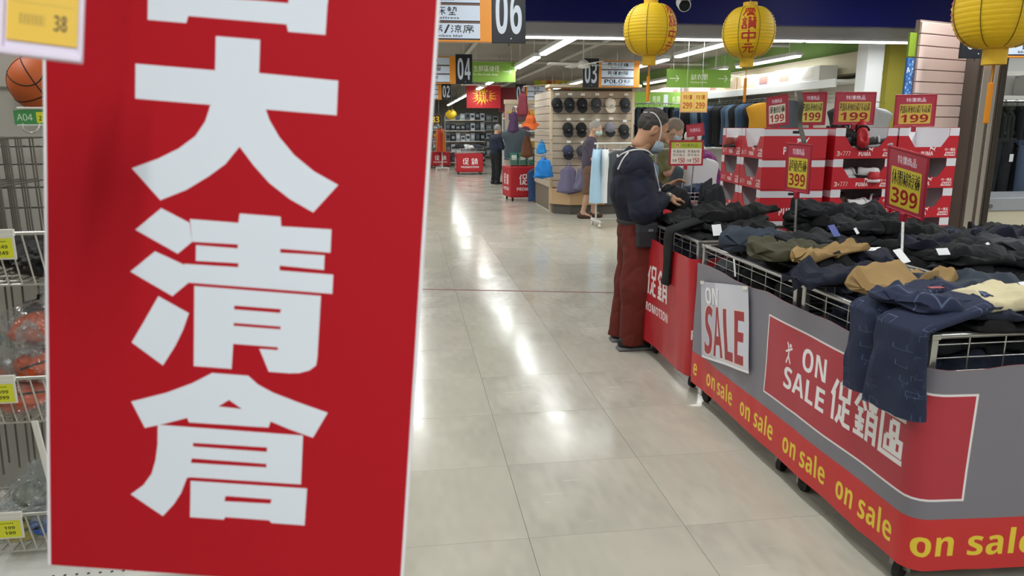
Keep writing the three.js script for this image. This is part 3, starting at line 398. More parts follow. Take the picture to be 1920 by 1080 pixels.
// ---------- clothes ----------
const weave = dataTex(128, (u, v, i, j) => 0.5 + ((i + j) % 2 ? 0.12 : -0.12) + (hash3(i, j, 3) - 0.5) * 0.5); weave.repeat.set(9, 9);
const cloth = {}; const fabric = (c, r = 0.9) => (cloth[c + '_' + r] ??= new THREE.MeshPhysicalMaterial({ color: c, roughness: r, bumpMap: weave, bumpScale: 0.0012, sheen: 0.08, sheenRoughness: 0.6, sheenColor: new THREE.Color(c).lerp(new THREE.Color(0x999999), 0.3) }));
function garmentGeo(seed, L, W, T, fine = 1) {
  const r = rng(seed), nt = Math.round(64 * fine), na = Math.round(44 * fine), ph = r() * 9, bend = (r() - 0.5) * 0.25, P = [], U = [], ix = [];
  const k = Array.from({ length: 7 }, () => { const a = (r() - 0.5) * 2.4, f = 18 + r() * 60; return [Math.cos(a) * f, Math.sin(a) * f, r() * 9, (0.0045 + r() * 0.008) * (36 / f)]; }), fold = (r() - 0.5) * 0.5, fw = 0.3 + r() * 0.35, gap = r() < 0.6 ? (r() - 0.5) * 0.3 : 9;
  for (let i = 0; i <= nt; i++) for (let j = 0; j <= na; j++) {
    const t = i / nt, a = (j / na) * 2 * PI, e = Math.pow(1 - Math.pow(Math.abs(2 * t - 1), 8), 0.45), ca = Math.cos(a), sa = Math.sin(a);
    const sx = Math.sign(ca) * Math.pow(Math.abs(ca), 0.45), sy = Math.sign(sa) * Math.pow(Math.abs(sa), 0.75), wob = 1 + 0.16 * noise(t * 4 + ph, sx + 3, seed) + 0.06 * noise(t * 13 + ph, sx, seed);
    let x = (t - 0.5) * L + 0.02 * noise(sx * 3 + ph, t * 2, 5), z = (sx * W * wob * (0.55 + 0.45 * e)) / 2 + bend * (t - 0.5) * (t - 0.5) * L + fold * 0.06 * Math.sin(t * 4 + ph);
    let y = (sy * T * (0.3 + 0.7 * e) * (0.75 + 0.5 * noise(t * 3 + ph, sx * 1.2, seed + 2) * 0.7)) / 2;
    if (sa > 0.02) { let w = 0; for (const [fx, fz, p0, am] of k) w += am * (1 - 2 * Math.abs(Math.sin((x * fx + z * fz) * 0.5 + p0 + 1.3 * noise(x * 9, z * 9, seed)))); if (Math.abs(t - fw) < 0.5 && t < fw) w += T * 0.28; if (gap < 9) w -= T * 0.45 * Math.exp(-Math.pow((sx - gap) / 0.13, 2)); w += 0.0035 * (1 - 2 * Math.abs(noise(x * 34 + 9 * noise(x * 6, z * 6, seed), z * 20, seed + 5))) + 0.002 * noise(x * 80, z * 55, seed); y += w * Math.min(1, sa * 2.5); }
    if (i === 0 || i === nt) { z = z * 0.15; y *= 0.1; }
    P.push(x, y, z); U.push(x, z);
  }
  for (let i = 0; i < nt; i++) for (let j = 0; j < na; j++) { const a = i * (na + 1) + j, b = a + na + 1; ix.push(a, a + 1, b, b, a + 1, b + 1); }
  const g = new THREE.BufferGeometry(); g.setAttribute('position', new THREE.Float32BufferAttribute(P, 3)); g.setAttribute('uv', new THREE.Float32BufferAttribute(U, 2)); g.setIndex(ix); g.computeVertexNormals(); return g;
}
const BLACK = 0x0e0f12, CHAR = 0x181a1f, SLATE = 0x323a47, NAVY = 0x10162a, OLIVE = 0x454330, KHAKI = 0x9c7f52, GREY = 0x3a3d42, CREAM = 0xd6caa6, INK = 0x1c2436;
const tone = { [BLACK]: 'black', [CHAR]: 'charcoal', [SLATE]: 'slate grey', [NAVY]: 'dark navy', [OLIVE]: 'olive', [KHAKI]: 'khaki', [GREY]: 'mid grey', [CREAM]: 'cream', [INK]: 'ink blue' };
let gs = 100;
const base = (w) => 'folded_trousers';
function garment(x, y, z, rot, L, W, T, col, label, group, tilt = [0, 0], fine = 1) {
  const m = single('folded_trousers', garmentGeo(gs++, L, W, T, fine), fabric(col), label, 'trousers', group); m.position.set(x, y, z); m.rotation.order = 'YXZ'; m.rotation.set(tilt[0], rot, tilt[1]); return m;
}
function fill(x0, x1, z0, z1, where, seed, pal, top = 0.93, n = 9, layers = 2) {
  const r = rng(seed), put1 = (lay, i, nn) => {
    const col = pal[Math.floor(r() * pal.length)], cols = 2, rows = Math.ceil(nn / cols), cx = lerp(x0, x1, ((i % cols) + 0.5) / cols) + (r() - 0.5) * 0.05, cz = lerp(z0, z1, (Math.floor(i / cols) + 0.5) / rows) + (r() - 0.5) * 0.05;
    const L = Math.min(0.4 + r() * 0.12, (x1 - x0) * 0.78), W = (0.2 + r() * 0.1) * Math.min(1, (z1 - z0) / 0.85), rot = (r() - 0.5) * (lay ? 1.1 : 0.5) + (r() < 0.3 ? PI / 2 : 0);
    const hx = (L * Math.abs(Math.cos(rot)) + W * Math.abs(Math.sin(rot))) / 2 + 0.02, hz = (L * Math.abs(Math.sin(rot)) + W * Math.abs(Math.cos(rot))) / 2 + 0.02;
    garment(clamp(cx, x0 + Math.min(hx, (x1 - x0) / 2), x1 - Math.min(hx, (x1 - x0) / 2)), lay === 2 ? top - 0.005 + r() * 0.035 : lay ? top - 0.06 + r() * 0.02 : top - 0.15, clamp(cz, z0 + Math.min(hz, (z1 - z0) / 2), z1 - Math.min(hz, (z1 - z0) / 2)), rot, L, W, lay === 2 ? 0.055 + r() * 0.025 : lay ? 0.085 : 0.13, col, `${tone[col]} folded trousers heaped in the ${where}`, `${tone[col]} trousers in the ${where}`, lay === 2 ? [(r() - 0.5) * 0.18, (r() - 0.5) * 0.14] : [0, 0], lay === 2 ? 1 : lay ? 0.75 : 0.4);
  };
  for (let i = 0; i < 6; i++) put1(0, i, 6); for (let i = 0; i < 8; i++) put1(1, i, 8); for (let i = 0; i < n; i++) put1(2, i, n);
}
const DK = [BLACK, BLACK, CHAR, CHAR, NAVY, GREY];
fill(1.64, 2.27, -2.78, -2.04, 'bin with the draped shorts', 1, [BLACK, CHAR, NAVY, SLATE, INK], 0.9, 5);
fill(1.63, 2.27, -3.85, -2.88, 'bin behind the sale poster', 2, DK, 0.93, 8);
fill(1.64, 2.27, -4.81, -4.0, 'bin in the red promotion skirt', 3, [BLACK, CHAR, BLACK, NAVY], 0.93, 8);
fill(2.35, 3.07, -2.61, -1.92, 'bin facing the tan counter', 4, [BLACK, CHAR, BLACK], 0.92, 6);
fill(2.35, 3.07, -3.54, -2.7, 'bin under the tilted 399 sign', 5, [BLACK, CHAR, NAVY, GREY], 0.95, 8);
fill(2.35, 3.07, -4.54, -3.64, 'bin before the shoe cartons', 6, [BLACK, CHAR, BLACK], 0.97, 8);
fill(3.15, 3.87, -4.28, -3.02, 'bin before the pink slat wall', 7, [BLACK, CHAR, NAVY], 0.9, 8);
// the pieces that stand out
garment(1.76, 0.985, -3.16, 0.25, 0.4, 0.26, 0.085, OLIVE, 'olive green trousers folded in thirds beside the khaki pair', undefined);
garment(1.83, 1.01, -2.98, 0.42, 0.44, 0.13, 0.06, KHAKI, 'khaki trousers lying rolled across the olive pair', undefined, [0, 0.05]);
garment(1.78, 0.955, -2.73, 0.15, 0.5, 0.24, 0.07, NAVY, 'dark navy trousers lying across the joint of two bins', undefined);
garment(1.83, 0.98, -2.44, 0.3, 0.46, 0.2, 0.085, KHAKI, 'khaki trousers heaped beside the chrome rail near draped shorts', undefined, [0.05, 0]);
garment(2.02, 0.98, -2.36, -0.1, 0.44, 0.24, 0.07, SLATE, 'slate grey trousers with a white ticket beside the cream pair', undefined);
garment(2.02, 0.985, -2.12, 0.18, 0.46, 0.19, 0.07, CREAM, 'cream trousers spread near the chrome corner post', undefined);
garment(1.8, 0.97, -2.12, -0.28, 0.42, 0.2, 0.06, INK, 'ink blue trousers tucked behind the draped patterned shorts', undefined);
garment(2.0, 0.925, -2.06, -0.06, 0.5, 0.12, 0.05, BLACK, 'black trousers lying along the front rail below the cream pair', undefined);
garment(2.1, 0.975, -3.5, 0.5, 0.42, 0.3, 0.07, CHAR, 'flat charcoal trousers with a blue swing ticket', undefined, [0.1, 0]);
garment(1.78, 0.97, -3.62, 0.9, 0.44, 0.24, 0.1, SLATE, 'slate grey jeans bunched at the end of the bin', undefined);
garment(2.05, 1.02, -4.38, 0.35, 0.62, 0.22, 0.12, BLACK, 'black trousers piled high before the shoe cartons', undefined, [0, 0.06]);
garment(2.66, 1.04, -4.25, 0.15, 0.6, 0.26, 0.12, CHAR, 'charcoal trousers bunched high in front of the cartons', undefined, [0.06, 0]);
garment(2.75, 0.99, -3.3, 0.5, 0.55, 0.22, 0.09, CHAR, 'charcoal trousers rumpled at the foot of the tilted sign', undefined);
garment(3.2, 0.98, -3.25, -0.15, 0.7, 0.26, 0.11, NAVY, 'dark navy trousers rolled near the pink slat wall', undefined);
garment(1.98, 0.955, -4.66, 0.6, 0.5, 0.22, 0.1, CHAR, 'charcoal trousers at the end of the bin by the watch hand', undefined);

function ticket(x, y, z, ry, rx, w, h, col, label) { const t = single('price_ticket', rb(w, h, 0.0012, 0, 0, 0, 0.0005, 1), M(col, 0.5), label, 'price ticket'); t.position.set(x, y, z); t.rotation.order = 'YXZ'; t.rotation.set(rx, ry, 0.1); return t; }
const WH = 0xe9ebee;
ticket(1.66, 1.0, -3.78, -0.2, -0.5, 0.05, 0.065, WH, 'white paper ticket lying near the slate jeans by the corner');
ticket(2.0, 1.03, -2.72, 0.3, -0.8, 0.05, 0.07, WH, 'white ticket lying beside the foot of the sign pole');
ticket(2.15, 1.03, -3.46, 0.2, -0.7, 0.045, 0.07, 0x27409a, 'blue swing ticket on the flat charcoal trousers');
ticket(2.33, 1.01, -2.9, -0.3, -0.9, 0.05, 0.04, WH, 'curled white ticket between the two rows of bins');
ticket(2.6, 1.02, -2.95, 0.5, -0.8, 0.035, 0.04, WH, 'small white ticket on the black trousers beyond the rail');
ticket(2.16, 1.0, -2.26, 0.1, -0.9, 0.055, 0.035, WH, 'white ticket on the slate grey trousers');
ticket(1.606, 0.86, -3.42, -PI / 2, 0.1, 0.02, 0.09, WH, 'narrow white ticket hanging over the bin rail');
ticket(2.3, 1.02, -3.5, 0.5, -0.6, 0.03, 0.035, WH, 'small white ticket beyond the blue swing ticket');

// patterned shorts draped over the corner rail
{
  const pt = canvas(512, 512, (c) => { c.fillStyle = '#1b2440'; c.fillRect(0, 0, 512, 512); const r = rng(8); c.strokeStyle = 'rgba(140,160,190,.55)'; c.lineWidth = 2; for (let i = 0; i < 46; i++) { const x = r() * 512, y = r() * 512, a = 14 + r() * 26, b = 24 + r() * 40, s = r() < 0.5 ? -1 : 1; c.beginPath(); c.moveTo(x, y); c.lineTo(x + a * s, y); c.lineTo(x + a * s, y + b); if (r() < 0.5) c.lineTo(x + a * s * 0.4, y + b); c.stroke(); } }); pt.wrapS = pt.wrapT = THREE.RepeatWrapping;
  const cm = new THREE.MeshPhysicalMaterial({ map: pt, roughness: 0.85, bumpMap: weave, bumpScale: 0.001, sheen: 0.2, sheenColor: new THREE.Color(0x334466) });
  const t = thing('draped_shorts', 'navy shorts with thin broken line pattern draped over the bin corner', 'shorts');
  // each leg: a flattened tube hanging from the rail; the waist lies on the heap
  const leg = (za, zb, low, seed, out) => grid(30, 26, (u, v) => {
    const a = v * 2 * PI, s = u, zc = lerp(za, zb, 0.5), half = (Math.abs(zb - za) / 2) * (0.82 + 0.26 * s), y = s < 0.25 ? lerp(1.005, 0.945, smooth(0, 0.25, s)) : lerp(0.945, low, (s - 0.25) / 0.75), inx = s < 0.25 ? lerp(0.22, 0, smooth(0, 1, s / 0.25)) : 0;
    const crease = 0.012 * noise(s * 3 + seed, Math.cos(a) * 2.2, seed) + 0.006 * noise(s * 9, Math.cos(a) * 5, seed), th = 0.02 + 0.014 * s;
    const sg = Math.sign(Math.sin(a)) * Math.pow(Math.abs(Math.sin(a)), 0.6), co = Math.sign(Math.cos(a)) * Math.pow(Math.abs(Math.cos(a)), 0.7), sl = 0.03 * (s - 0.3);
    return [1.577 - out - s * 0.012 + inx - (s < 0.25 ? 0 : sg * th) + crease - (s < 0.25 ? 0 : 0.01), y + (s < 0.25 ? sg * 0.018 : 0) + (s > 0.97 ? co * 0.012 : 0), zc + co * half + sl + 0.01 * noise(s * 4, seed)];
  }, 1.4, 1.2);
  part(t, 'leg', leg(-2.35, -2.18, 0.645, 3, 0.0), cm); part(t, 'leg', leg(-2.175, -1.925, 0.655, 7, 0.03), cm);
  part(t, 'waistband', garmentGeo(991, 0.34, 0.3, 0.05).rotateY(0.15).translate(1.72, 0.995, -2.16), cm);
  part(t, 'red_ticket', rb(0.05, 0.002, 0.022, 1.71, 1.032, -2.14, 0.001), M(0x9c1c2c, 0.5));
}
// black trouser leg hanging over the promotion bin
single('draped_trousers', grid(26, 20, (u, v) => { const a = v * 2 * PI, s = u, w = 0.075 - 0.02 * s; return [1.578 + (s < 0.2 ? lerp(0.18, 0, s / 0.2) : 0) - Math.sin(a) * 0.016 + 0.006 * noise(s * 6, v * 4, 2), s < 0.2 ? lerp(0.99, 0.93, s / 0.2) + Math.sin(a) * 0.016 : lerp(0.93, 0.585, (s - 0.2) / 0.8), -4.33 + Math.cos(a) * w + 0.05 * (1 - s)]; }), fabric(BLACK), 'black trouser leg hanging down over the red promotion skirt', 'trousers');
// ---------- shoe cartons ----------
const RED = 0xc4202f;
const cat = (c, x, y, s, col) => poly(c, [0, 18, 14, 10, 30, 14, 52, 30, 68, 26, 92, 2, 96, 4, 84, 26, 74, 44, 80, 62, 74, 64, 64, 46, 50, 46, 28, 34, 14, 40, 6, 60, 2, 58, 8, 34, 10, 26], col, s / 100, s / 100, x, y);
{
  const w = 0.485, h = 0.22, d = 0.46, cw = 600, ch = 264;
  const frontTex = canvas(cw, ch, (c) => {
    c.fillStyle = '#c4202f'; c.fillRect(0, 0, cw, ch); c.fillStyle = '#e4e2ea'; c.fillRect(0, 4, 96, 68); c.fillRect(504, 4, 96, 68);
    fit(c, '3', 26, 200, 30, 40, '#efe3dd'); fit(c, 'x', 62, 214, 16, 18, '#efe3dd'); c.strokeStyle = '#efe3dd'; c.lineWidth = 4; for (let i = 0; i < 3; i++) { c.beginPath(); c.moveTo(86 + i * 26, 200); c.lineTo(104 + i * 26, 206); c.lineTo(92 + i * 26, 240); c.stroke(); }
    fit(c, 'PUMA', 238, 206, 120, 36, '#f2eef0'); cat(c, 318, 160, 70, '#f2eef0'); line(c, '均一價品', 470, 178, 110, 26, '#f2e6e6', { bold: 0.14 }); poly(c, [470, 246, 486, 212, 580, 212, 580, 246], '#f2e6e6'); line(c, '商品特價', 486, 218, 90, 22, '#c4202f', { bold: 0.13 });
  }); frontTex.repeat.set(1 / w, 1 / h); frontTex.wrapS = frontTex.wrapT = THREE.RepeatWrapping;
  const sideTex = (logo) => canvas(560, 264, (c) => { c.fillStyle = '#c4202f'; c.fillRect(0, 0, 560, 264); c.fillStyle = '#dddbe3'; c.fillRect(0, 10, 560, 58); c.fillStyle = '#241417'; c.beginPath(); c.roundRect(250, 24, 90, 24, 10); c.fill(); if (logo) { fit(c, 'PUMA', 180, 160, 180, 68, '#f2eef0'); cat(c, 290, 76, 120, '#f2eef0'); } else cat(c, 280, 90, 110, '#f2eef0'); });
  const frontMat = texMat(frontTex, 0.5), redMat = M(RED, 0.5), inner = M(0xe6e6ea, 0.75), sideM = [texMat(sideTex(true), 0.5), texMat(sideTex(false), 0.5)];
  const frontGeo = ext([[0, 0], [w, 0], [w, h], [0.84 * w, h], [0.84 * w, 0.72 * h], [0.72 * w, 0.36 * h], [0.28 * w, 0.36 * h], [0.16 * w, 0.72 * h], [0.16 * w, h], [0, h]], 0.005).translate(-w / 2, 0, d / 2 - 0.006);
  const sideGeo = new THREE.PlaneGeometry(d - 0.002, h - 0.004).rotateY(-PI / 2).translate(-w / 2 - 0.0008, h / 2, 0), sideGeo2 = new THREE.PlaneGeometry(d - 0.002, h - 0.004).rotateY(PI / 2).translate(w / 2 + 0.0008, h / 2, 0);
  const shellGeo = merge([bx(w, h - 0.002, 0.005, 0, h / 2, -d / 2 + 0.003), bx(0.005, h - 0.002, d - 0.004, -w / 2 + 0.0025, h / 2, 0), bx(0.005, h - 0.002, d - 0.004, w / 2 - 0.0025, h / 2, 0), bx(w - 0.002, 0.005, d - 0.004, 0, 0.003, 0)]);
  const innerGeo = merge([bx(w - 0.014, h - 0.004, 0.004, 0, h / 2, -d / 2 + 0.011), bx(0.004, h - 0.006, d - 0.02, -w / 2 + 0.009, h / 2, 0), bx(0.004, h - 0.006, d - 0.02, w / 2 - 0.009, h / 2, 0), bx(w - 0.016, 0.004, d - 0.02, 0, 0.009, 0)]);
  const carton = (x, y, z, turn, logo, label) => {
    const t = thing('shoe_carton', label, 'carton', [x, y, z], turn, 'stacked shoe cartons');
    part(t, 'carton_shell', shellGeo, redMat); part(t, 'front_panel', frontGeo, frontMat, 'red lipped front with cut-out opening'); part(t, 'lining', innerGeo, inner, 'pale grey inside of the carton'); part(t, 'side_print', sideGeo, sideM[logo ? 0 : 1]); part(t, 'side_print', sideGeo2, sideM[logo ? 0 : 1]);
  };
  const word = ['bottom', 'second', 'third', 'fourth', 'fifth', 'sixth', 'top'];
  for (let k = 0; k < 7; k++) {
    carton(3.3, k * 0.2205, -5.24, 0, k % 2 === 0, `red open-front shoe carton, ${word[k]} of the stack beside the side-facing cartons`);
    carton(3.795, k * 0.2205, -5.24, 0.01, k % 2 === 0, `red open-front shoe carton, ${word[k]} of the stack beside the pink slat wall`);
    carton(2.79, k * 0.2205, -5.27, -PI / 2 - 0.12, k % 2 === 0, `red shoe carton turned sideways, ${word[k]} of the stack behind the sign of 399`);
    carton(2.849, k * 0.2205, -5.76, -PI / 2 - 0.12, k % 2 === 0, `red shoe carton turned sideways, ${word[k]} of the stack near the woman in purple`);
  }
  // footwear in the openings
  const shoeGeo = (L = 0.24) => nets((x, y, z) => { let d = capsule(x, y, z, [-L * 0.38, 0.028, 0], [L * 0.36, 0.022, 0.008], 0.036, 0.034); d = smin(d, capsule(x, y, z, [-L * 0.34, 0.05, 0], [0, 0.045, 0], 0.036, 0.03), 0.03); const hole = ball(x, y, z, [-L * 0.22, 0.085, 0], [0.06, 0.035, 0.026]); d = Math.max(d, -hole); return Math.max(d, -y); }, [-0.16, -0.01, -0.06], [0.16, 0.11, 0.07], 0.007);
  const sg = shoeGeo(), sole = rb(0.26, 0.022, 0.085, 0, 0.008, 0.003, 0.01, 3);
  const shoe = (x, y, z, ry, rz, c1, c2, label) => { const t = thing('shoe', label, 'shoe', [x, y, z], ry); t.rotation.z = rz; part(t, 'upper', sg, M(c1, 0.6)); part(t, 'sole', sole, M(c2, 0.6)); part(t, 'strap', tube([[0.03, 0.03, -0.042], [0.035, 0.066, -0.015], [0.035, 0.068, 0.02], [0.03, 0.03, 0.05]], 0.009, 16, 6), M(c2, 0.6)); };
  const top = 6 * 0.2205 + 0.06, r5 = 5 * 0.2205 + 0.05, r4 = 4 * 0.2205 + 0.05;
  shoe(3.22, top + 0.03, -5.1, 0.4, 0.2, 0x17171a, 0x222226, 'black sandal standing up in the top carton beside a red one'); shoe(3.3, top + 0.1, -5.08, 1.2, 0.9, 0xb5202c, 0x18181a, 'red and black sandal leaning in the top carton'); shoe(3.4, top + 0.02, -5.08, -0.3, 0.1, 0x1a1a1d, 0xb9b9bd, 'black sandal with a pale buckle in the top carton'); shoe(3.2, top + 0.1, -5.16, 2.2, 0.5, 0x151517, 0x1c1c1f, 'black sandal piled behind the others in the top carton');
  shoe(3.24, r5 + 0.02, -5.12, 0.2, 0.05, 0xd9dade, 0xc6c6cb, 'white slipper in the sixth carton of the front stack'); shoe(3.34, r5 + 0.03, -5.1, 2.6, 0.05, 0xe2e2e6, 0x24242a, 'white slipper with a black strap in the sixth carton'); shoe(3.44, r5, -5.08, 0.9, 0, 0xbf2a35, 0xe4e4e8, 'small red and white slipper in the sixth carton');
  shoe(3.22, r4 + 0.04, -5.12, 1.2, 0.5, 0x4b3f36, 0x2a2522, 'brown sandal standing in the fifth carton'); shoe(3.34, r4 + 0.02, -5.08, 0.2, 0.1, 0xe6e6ea, 0xd0d0d6, 'white slipper in the fifth carton'); shoe(3.45, r4 + 0.04, -5.12, -0.9, 0.3, 0x5b2438, 0xdedee2, 'maroon sandal in the fifth carton');
  shoe(3.76, r5 + 0.03, -5.12, 0.7, 0.3, 0x232326, 0x9a9a9e, 'grey and black sandal in the carton behind the tilted sign'); shoe(2.66, top + 0.01, -5.75, 0.4, 0, 0x8a3a2c, 0x2a2a2c, 'brown sandal in the side-facing top carton'); shoe(2.68, top + 0.01, -5.25, 1.9, 0, 0xc9b8a2, 0x5a2a22, 'beige sandal in the side-facing top carton');
  shoe(3.7, r4 - 0.2105, -5.1, 0.3, 0.1, 0x26262a, 0x3a3a40, 'dark shoe in the fourth carton beside the slat wall');
}
// ---------- price signs on stands ----------
function priceTex(w, h, head, body, price, bg = '#d8c443') {
  return canvas(w, h, (c) => {
    c.fillStyle = '#b23a4c'; c.fillRect(0, 0, w, h); line(c, head, w * 0.24, h * 0.075, w * 0.52, h * 0.14, '#e9d3e0', { bold: 0.13 });
    c.fillStyle = bg; c.beginPath(); c.roundRect(w * 0.09, h * 0.28, w * 0.82, h * 0.66, w * 0.03); c.fill(); line(c, body, w * 0.11, h * 0.32, w * 0.78, h * 0.26, '#2c2a1a', { bold: 0.13 }); fit(c, price, w * 0.13, h * 0.62, w * 0.72, h * 0.27, '#a32027', 'sans-serif', 'bold');
  });
}
function priceSign(w, h, tex, pos, rot, pole, label) {
  const t = thing('price_sign', label, 'price sign', pos); t.rotation.order = 'YXZ'; t.rotation.set(rot[0], rot[1], rot[2]);
  part(t, 'frame', [rb(w + 0.012, 0.012, 0.01, 0, h / 2, 0, 0.004), rb(w + 0.012, 0.012, 0.01, 0, -h / 2, 0, 0.004), rb(0.012, h, 0.01, -w / 2, 0, 0, 0.004), rb(0.012, h, 0.01, w / 2, 0, 0, 0.004)], M(0xa8283a, 0.4)); part(t, 'board', bx(w, h, 0.004), M(0xd9c8cc, 0.4)); part(t, 'print', new THREE.PlaneGeometry(w - 0.008, h - 0.008).translate(0, 0, 0.0026), texMat(tex, 0.35, { clearcoat: 0.3, clearcoatRoughness: 0.2 }));
  if (pole) { part(t, 'clamp', rb(0.03, 0.045, 0.025, 0, -h / 2 - 0.02, 0, 0.005), M(0xa8283a, 0.4)); const e = new THREE.Euler(rot[0], rot[1], rot[2], 'YXZ'), q = new THREE.Quaternion().setFromEuler(e).invert(), v = new THREE.Vector3(...pole).sub(new THREE.Vector3(...pos)).applyQuaternion(q); part(t, 'pole', [bar([0, -h / 2 - 0.03, 0], [v.x, v.y, v.z], 0.0075, 8)], chrome); }
  return t;
}
priceSign(0.21, 0.3, priceTex(384, 548, '特價商品', '休閒棉短褲', '399'), [2.243, 1.3, -3.078], [0.264, -1.38, -0.203], [2.2, 0.62, -2.95], 'red framed 399 sign for cotton shorts tilted on a chrome pole');
const narrow = priceSign(0.17, 0.28, priceTex(312, 512, '特價商品', '超值西褲', '399'), [2.293, 1.31, -4.121], [0.097, -1.19, -0.047], [2.31, 0.62, -4.1], 'narrow red 399 sign for suit trousers on a pole among black clothes');
{ narrow.updateMatrixWorld(true); const g = sheet(20, 2, (u, v) => [2.33 - 0.07 + u * 0.05 + (v - 0.5) * 0.03, 1.75 - u * 0.3, -4.12 + 0.015 * Math.sin(u * 8)], 0.003); g.applyMatrix4(narrow.matrixWorld.clone().invert()); part(narrow, 'strap', g, M(0x5f5a55, 0.5, 0.3), 'grey woven strap above the sign'); }
const t199 = priceTex(512, 384, '特價商品', 'PUMA運動短襪/長統襪', '199', '#d3b453');
priceSign(0.3, 0.225, t199, [3.255, 1.68, -5.12], [0, -0.06, 0], [3.255, 1.545, -5.12], 'red 199 sign for sport socks above the black sandals');
priceSign(0.31, 0.225, t199, [3.74, 1.665, -5.12], [0, -0.06, 0.02], [3.74, 1.545, -5.12], 'red 199 sign for sport socks beside the mustard wall');
priceSign(0.18, 0.225, priceTex(320, 384, '特價商品', 'PUMA運動短襪', '199', '#d9cf6a'), [2.97, 1.68, -5.2], [0, -0.75, 0], [2.97, 1.545, -5.2], 'narrow angled red 199 sign at the edge of the cartons');
priceSign(0.2, 0.22, priceTex(320, 384, '特價商品', '運動短褲', '199', '#e8e2d0'), [2.85, 1.67, -5.5], [0, -1.2, 0.1], [2.85, 1.545, -5.5], 'pale tilted sign seen edgewise behind the other 199 signs');
// 150 sign
{
  const tx = canvas(512, 384, (c) => { c.fillStyle = '#a83a3c'; c.fillRect(0, 0, 512, 384); c.fillStyle = '#e6e2d8'; c.fillRect(16, 16, 480, 352); c.fillStyle = '#a8b83c'; c.fillRect(16, 16, 480, 100); c.fillStyle = '#d8c08a'; c.beginPath(); c.arc(110, 66, 40, 0, 7); c.fill(); line(c, '特', 84, 40, 52, 52, '#a83a3c'); line(c, '特價商品', 180, 40, 260, 56, '#6a7a2c', { bold: 0.09 }); for (const x of [40, 270]) { line(c, '男運動服', x, 140, 200, 50, '#6c6864', { bold: 0.09 }); line(c, '男短褲品', x, 200, 200, 46, '#7c7874', { bold: 0.09 }); line(c, '特價', x, 290, 70, 50, '#4a4644'); fit(c, '150', x + 86, 268, 110, 84, '#a8242c'); } });
  priceSign(0.33, 0.235, tx, [2.71, 1.3, -7.0], [0, -0.1, 0], [2.72, 0.72, -7.2], 'green and white 150 price sign on a pole over folded clothes');
  priceSign(0.16, 0.11, canvas(256, 160, (c) => { c.fillStyle = '#b23a4c'; c.fillRect(0, 0, 256, 160); line(c, '特價商品', 40, 50, 170, 60, '#e9d3e0'); }), [2.83, 1.52, -7.1], [0, -0.3, 0.12], [2.83, 0.72, -7.15], 'small red sign above the 150 price sign');
}
// ---------- lanterns ----------
function lantern(x, y, z, s, ry, label) {
  const t = thing('paper_lantern', label, 'lantern', [x, y, z], ry);
  const prof = []; for (let i = 0; i <= 72; i++) { const a = (i / 72) * PI, yy = Math.cos(a), rib = i % 4 === 0 ? 0.012 : 0; prof.push([(0.04 + 0.136 * Math.pow(Math.sin(a), 0.85)) * (1 + (i % 3 === 0 ? 0.015 : -0.008)) * s * (i === 0 || i === 72 ? 0.98 : 1), -yy * 0.165 * s]); }
  const tex = canvas(1024, 512, (c) => { c.fillStyle = '#f2cb12'; c.fillRect(0, 0, 1024, 512); c.fillStyle = '#e0b60e'; for (let i = 0; i < 24; i++) c.fillRect(0, i * 21, 1024, 2); for (const u of [256, 768]) ['慶', '讚', '中', '元'].forEach((k, i) => glyph(c, k, u - 46, 84 + i * 88, 92, 80, '#c0341c', 11)); });
  part(t, 'paper_body', lathe(prof, 48), new THREE.MeshPhysicalMaterial({ map: tex, roughness: 0.6, transmission: 0.2, thickness: 0 }));
  const seams = []; for (let k = 0; k < 8; k++) { const a = (k / 8) * 2 * PI + 0.39; seams.push(tube(Array.from({ length: 14 }, (_, i) => { const q = 0.16 + (i / 13) * (PI - 0.32), rr = (0.0405 + 0.139 * Math.pow(Math.sin(q), 0.85)) * s; return [rr * Math.cos(a), -Math.cos(q) * 0.165 * s, rr * Math.sin(a)]; }), 0.0018 * s, 26, 4)); }
  part(t, 'seam_thread', seams, M(0x5c4a12, 0.8));
  parts(t, 'collar', [cyl(0.047 * s, 0.035 * s, 0, 0.175 * s, 0, 20), cyl(0.046 * s, 0.07 * s, 0, -0.195 * s, 0, 20)], M(0xd9ae22, 0.6)); part(t, 'tassel', [bar([0, -0.22 * s, 0], [0, -0.3 * s, 0], 0.003, 5), rb(0.022 * s, 0.17 * s, 0.02 * s, 0, -0.385 * s, 0, 0.008)], M(0xe08c1a, 0.8)); part(t, 'cord', bar([0, 0.19 * s, 0], [0, 3.3 - y, 0], 0.003, 5), M(0x8c8470, 0.7));
}
lantern(1.64, 2.188, -5.0, 1.0, 2.3, 'yellow paper lantern turned away, hanging beside the security camera');
lantern(2.34, 2.183, -5.0, 1.0, 1.14, 'yellow paper lantern with red characters facing the aisle');
lantern(2.37, 2.02, -2.8, 0.98, 2.44, 'yellow ribbed paper lantern hanging beside the chrome-edged column');
{
  const t = thing('security_camera', 'white bullet security camera hanging before the blue bulkhead', 'camera', [2.2, 2.505, -5.9], -0.2), w = M(0xdcdcdc, 0.35);
  part(t, 'bracket', [cyl(0.012, 0.76, 0, 0.42, -0.03, 10), cyl(0.05, 0.02, 0, 0.785, -0.03, 20)], w); part(t, 'barrel', lathe([[0.001, -0.08], [0.04, -0.08], [0.05, -0.06], [0.05, 0.07], [0.044, 0.075]], 24).rotateX(PI / 2 + 0.35).rotateZ(0), w); part(t, 'lens', cyl(0.041, 0.01, 0, 0, 0, 24).rotateX(PI / 2 + 0.35).translate(0.0, -0.024, 0.066), M(0x24282a, 0.15)); part(t, 'hood', rb(0.1, 0.01, 0.18, 0, 0.05, 0.02, 0.005).rotateX(0.35), w);
}
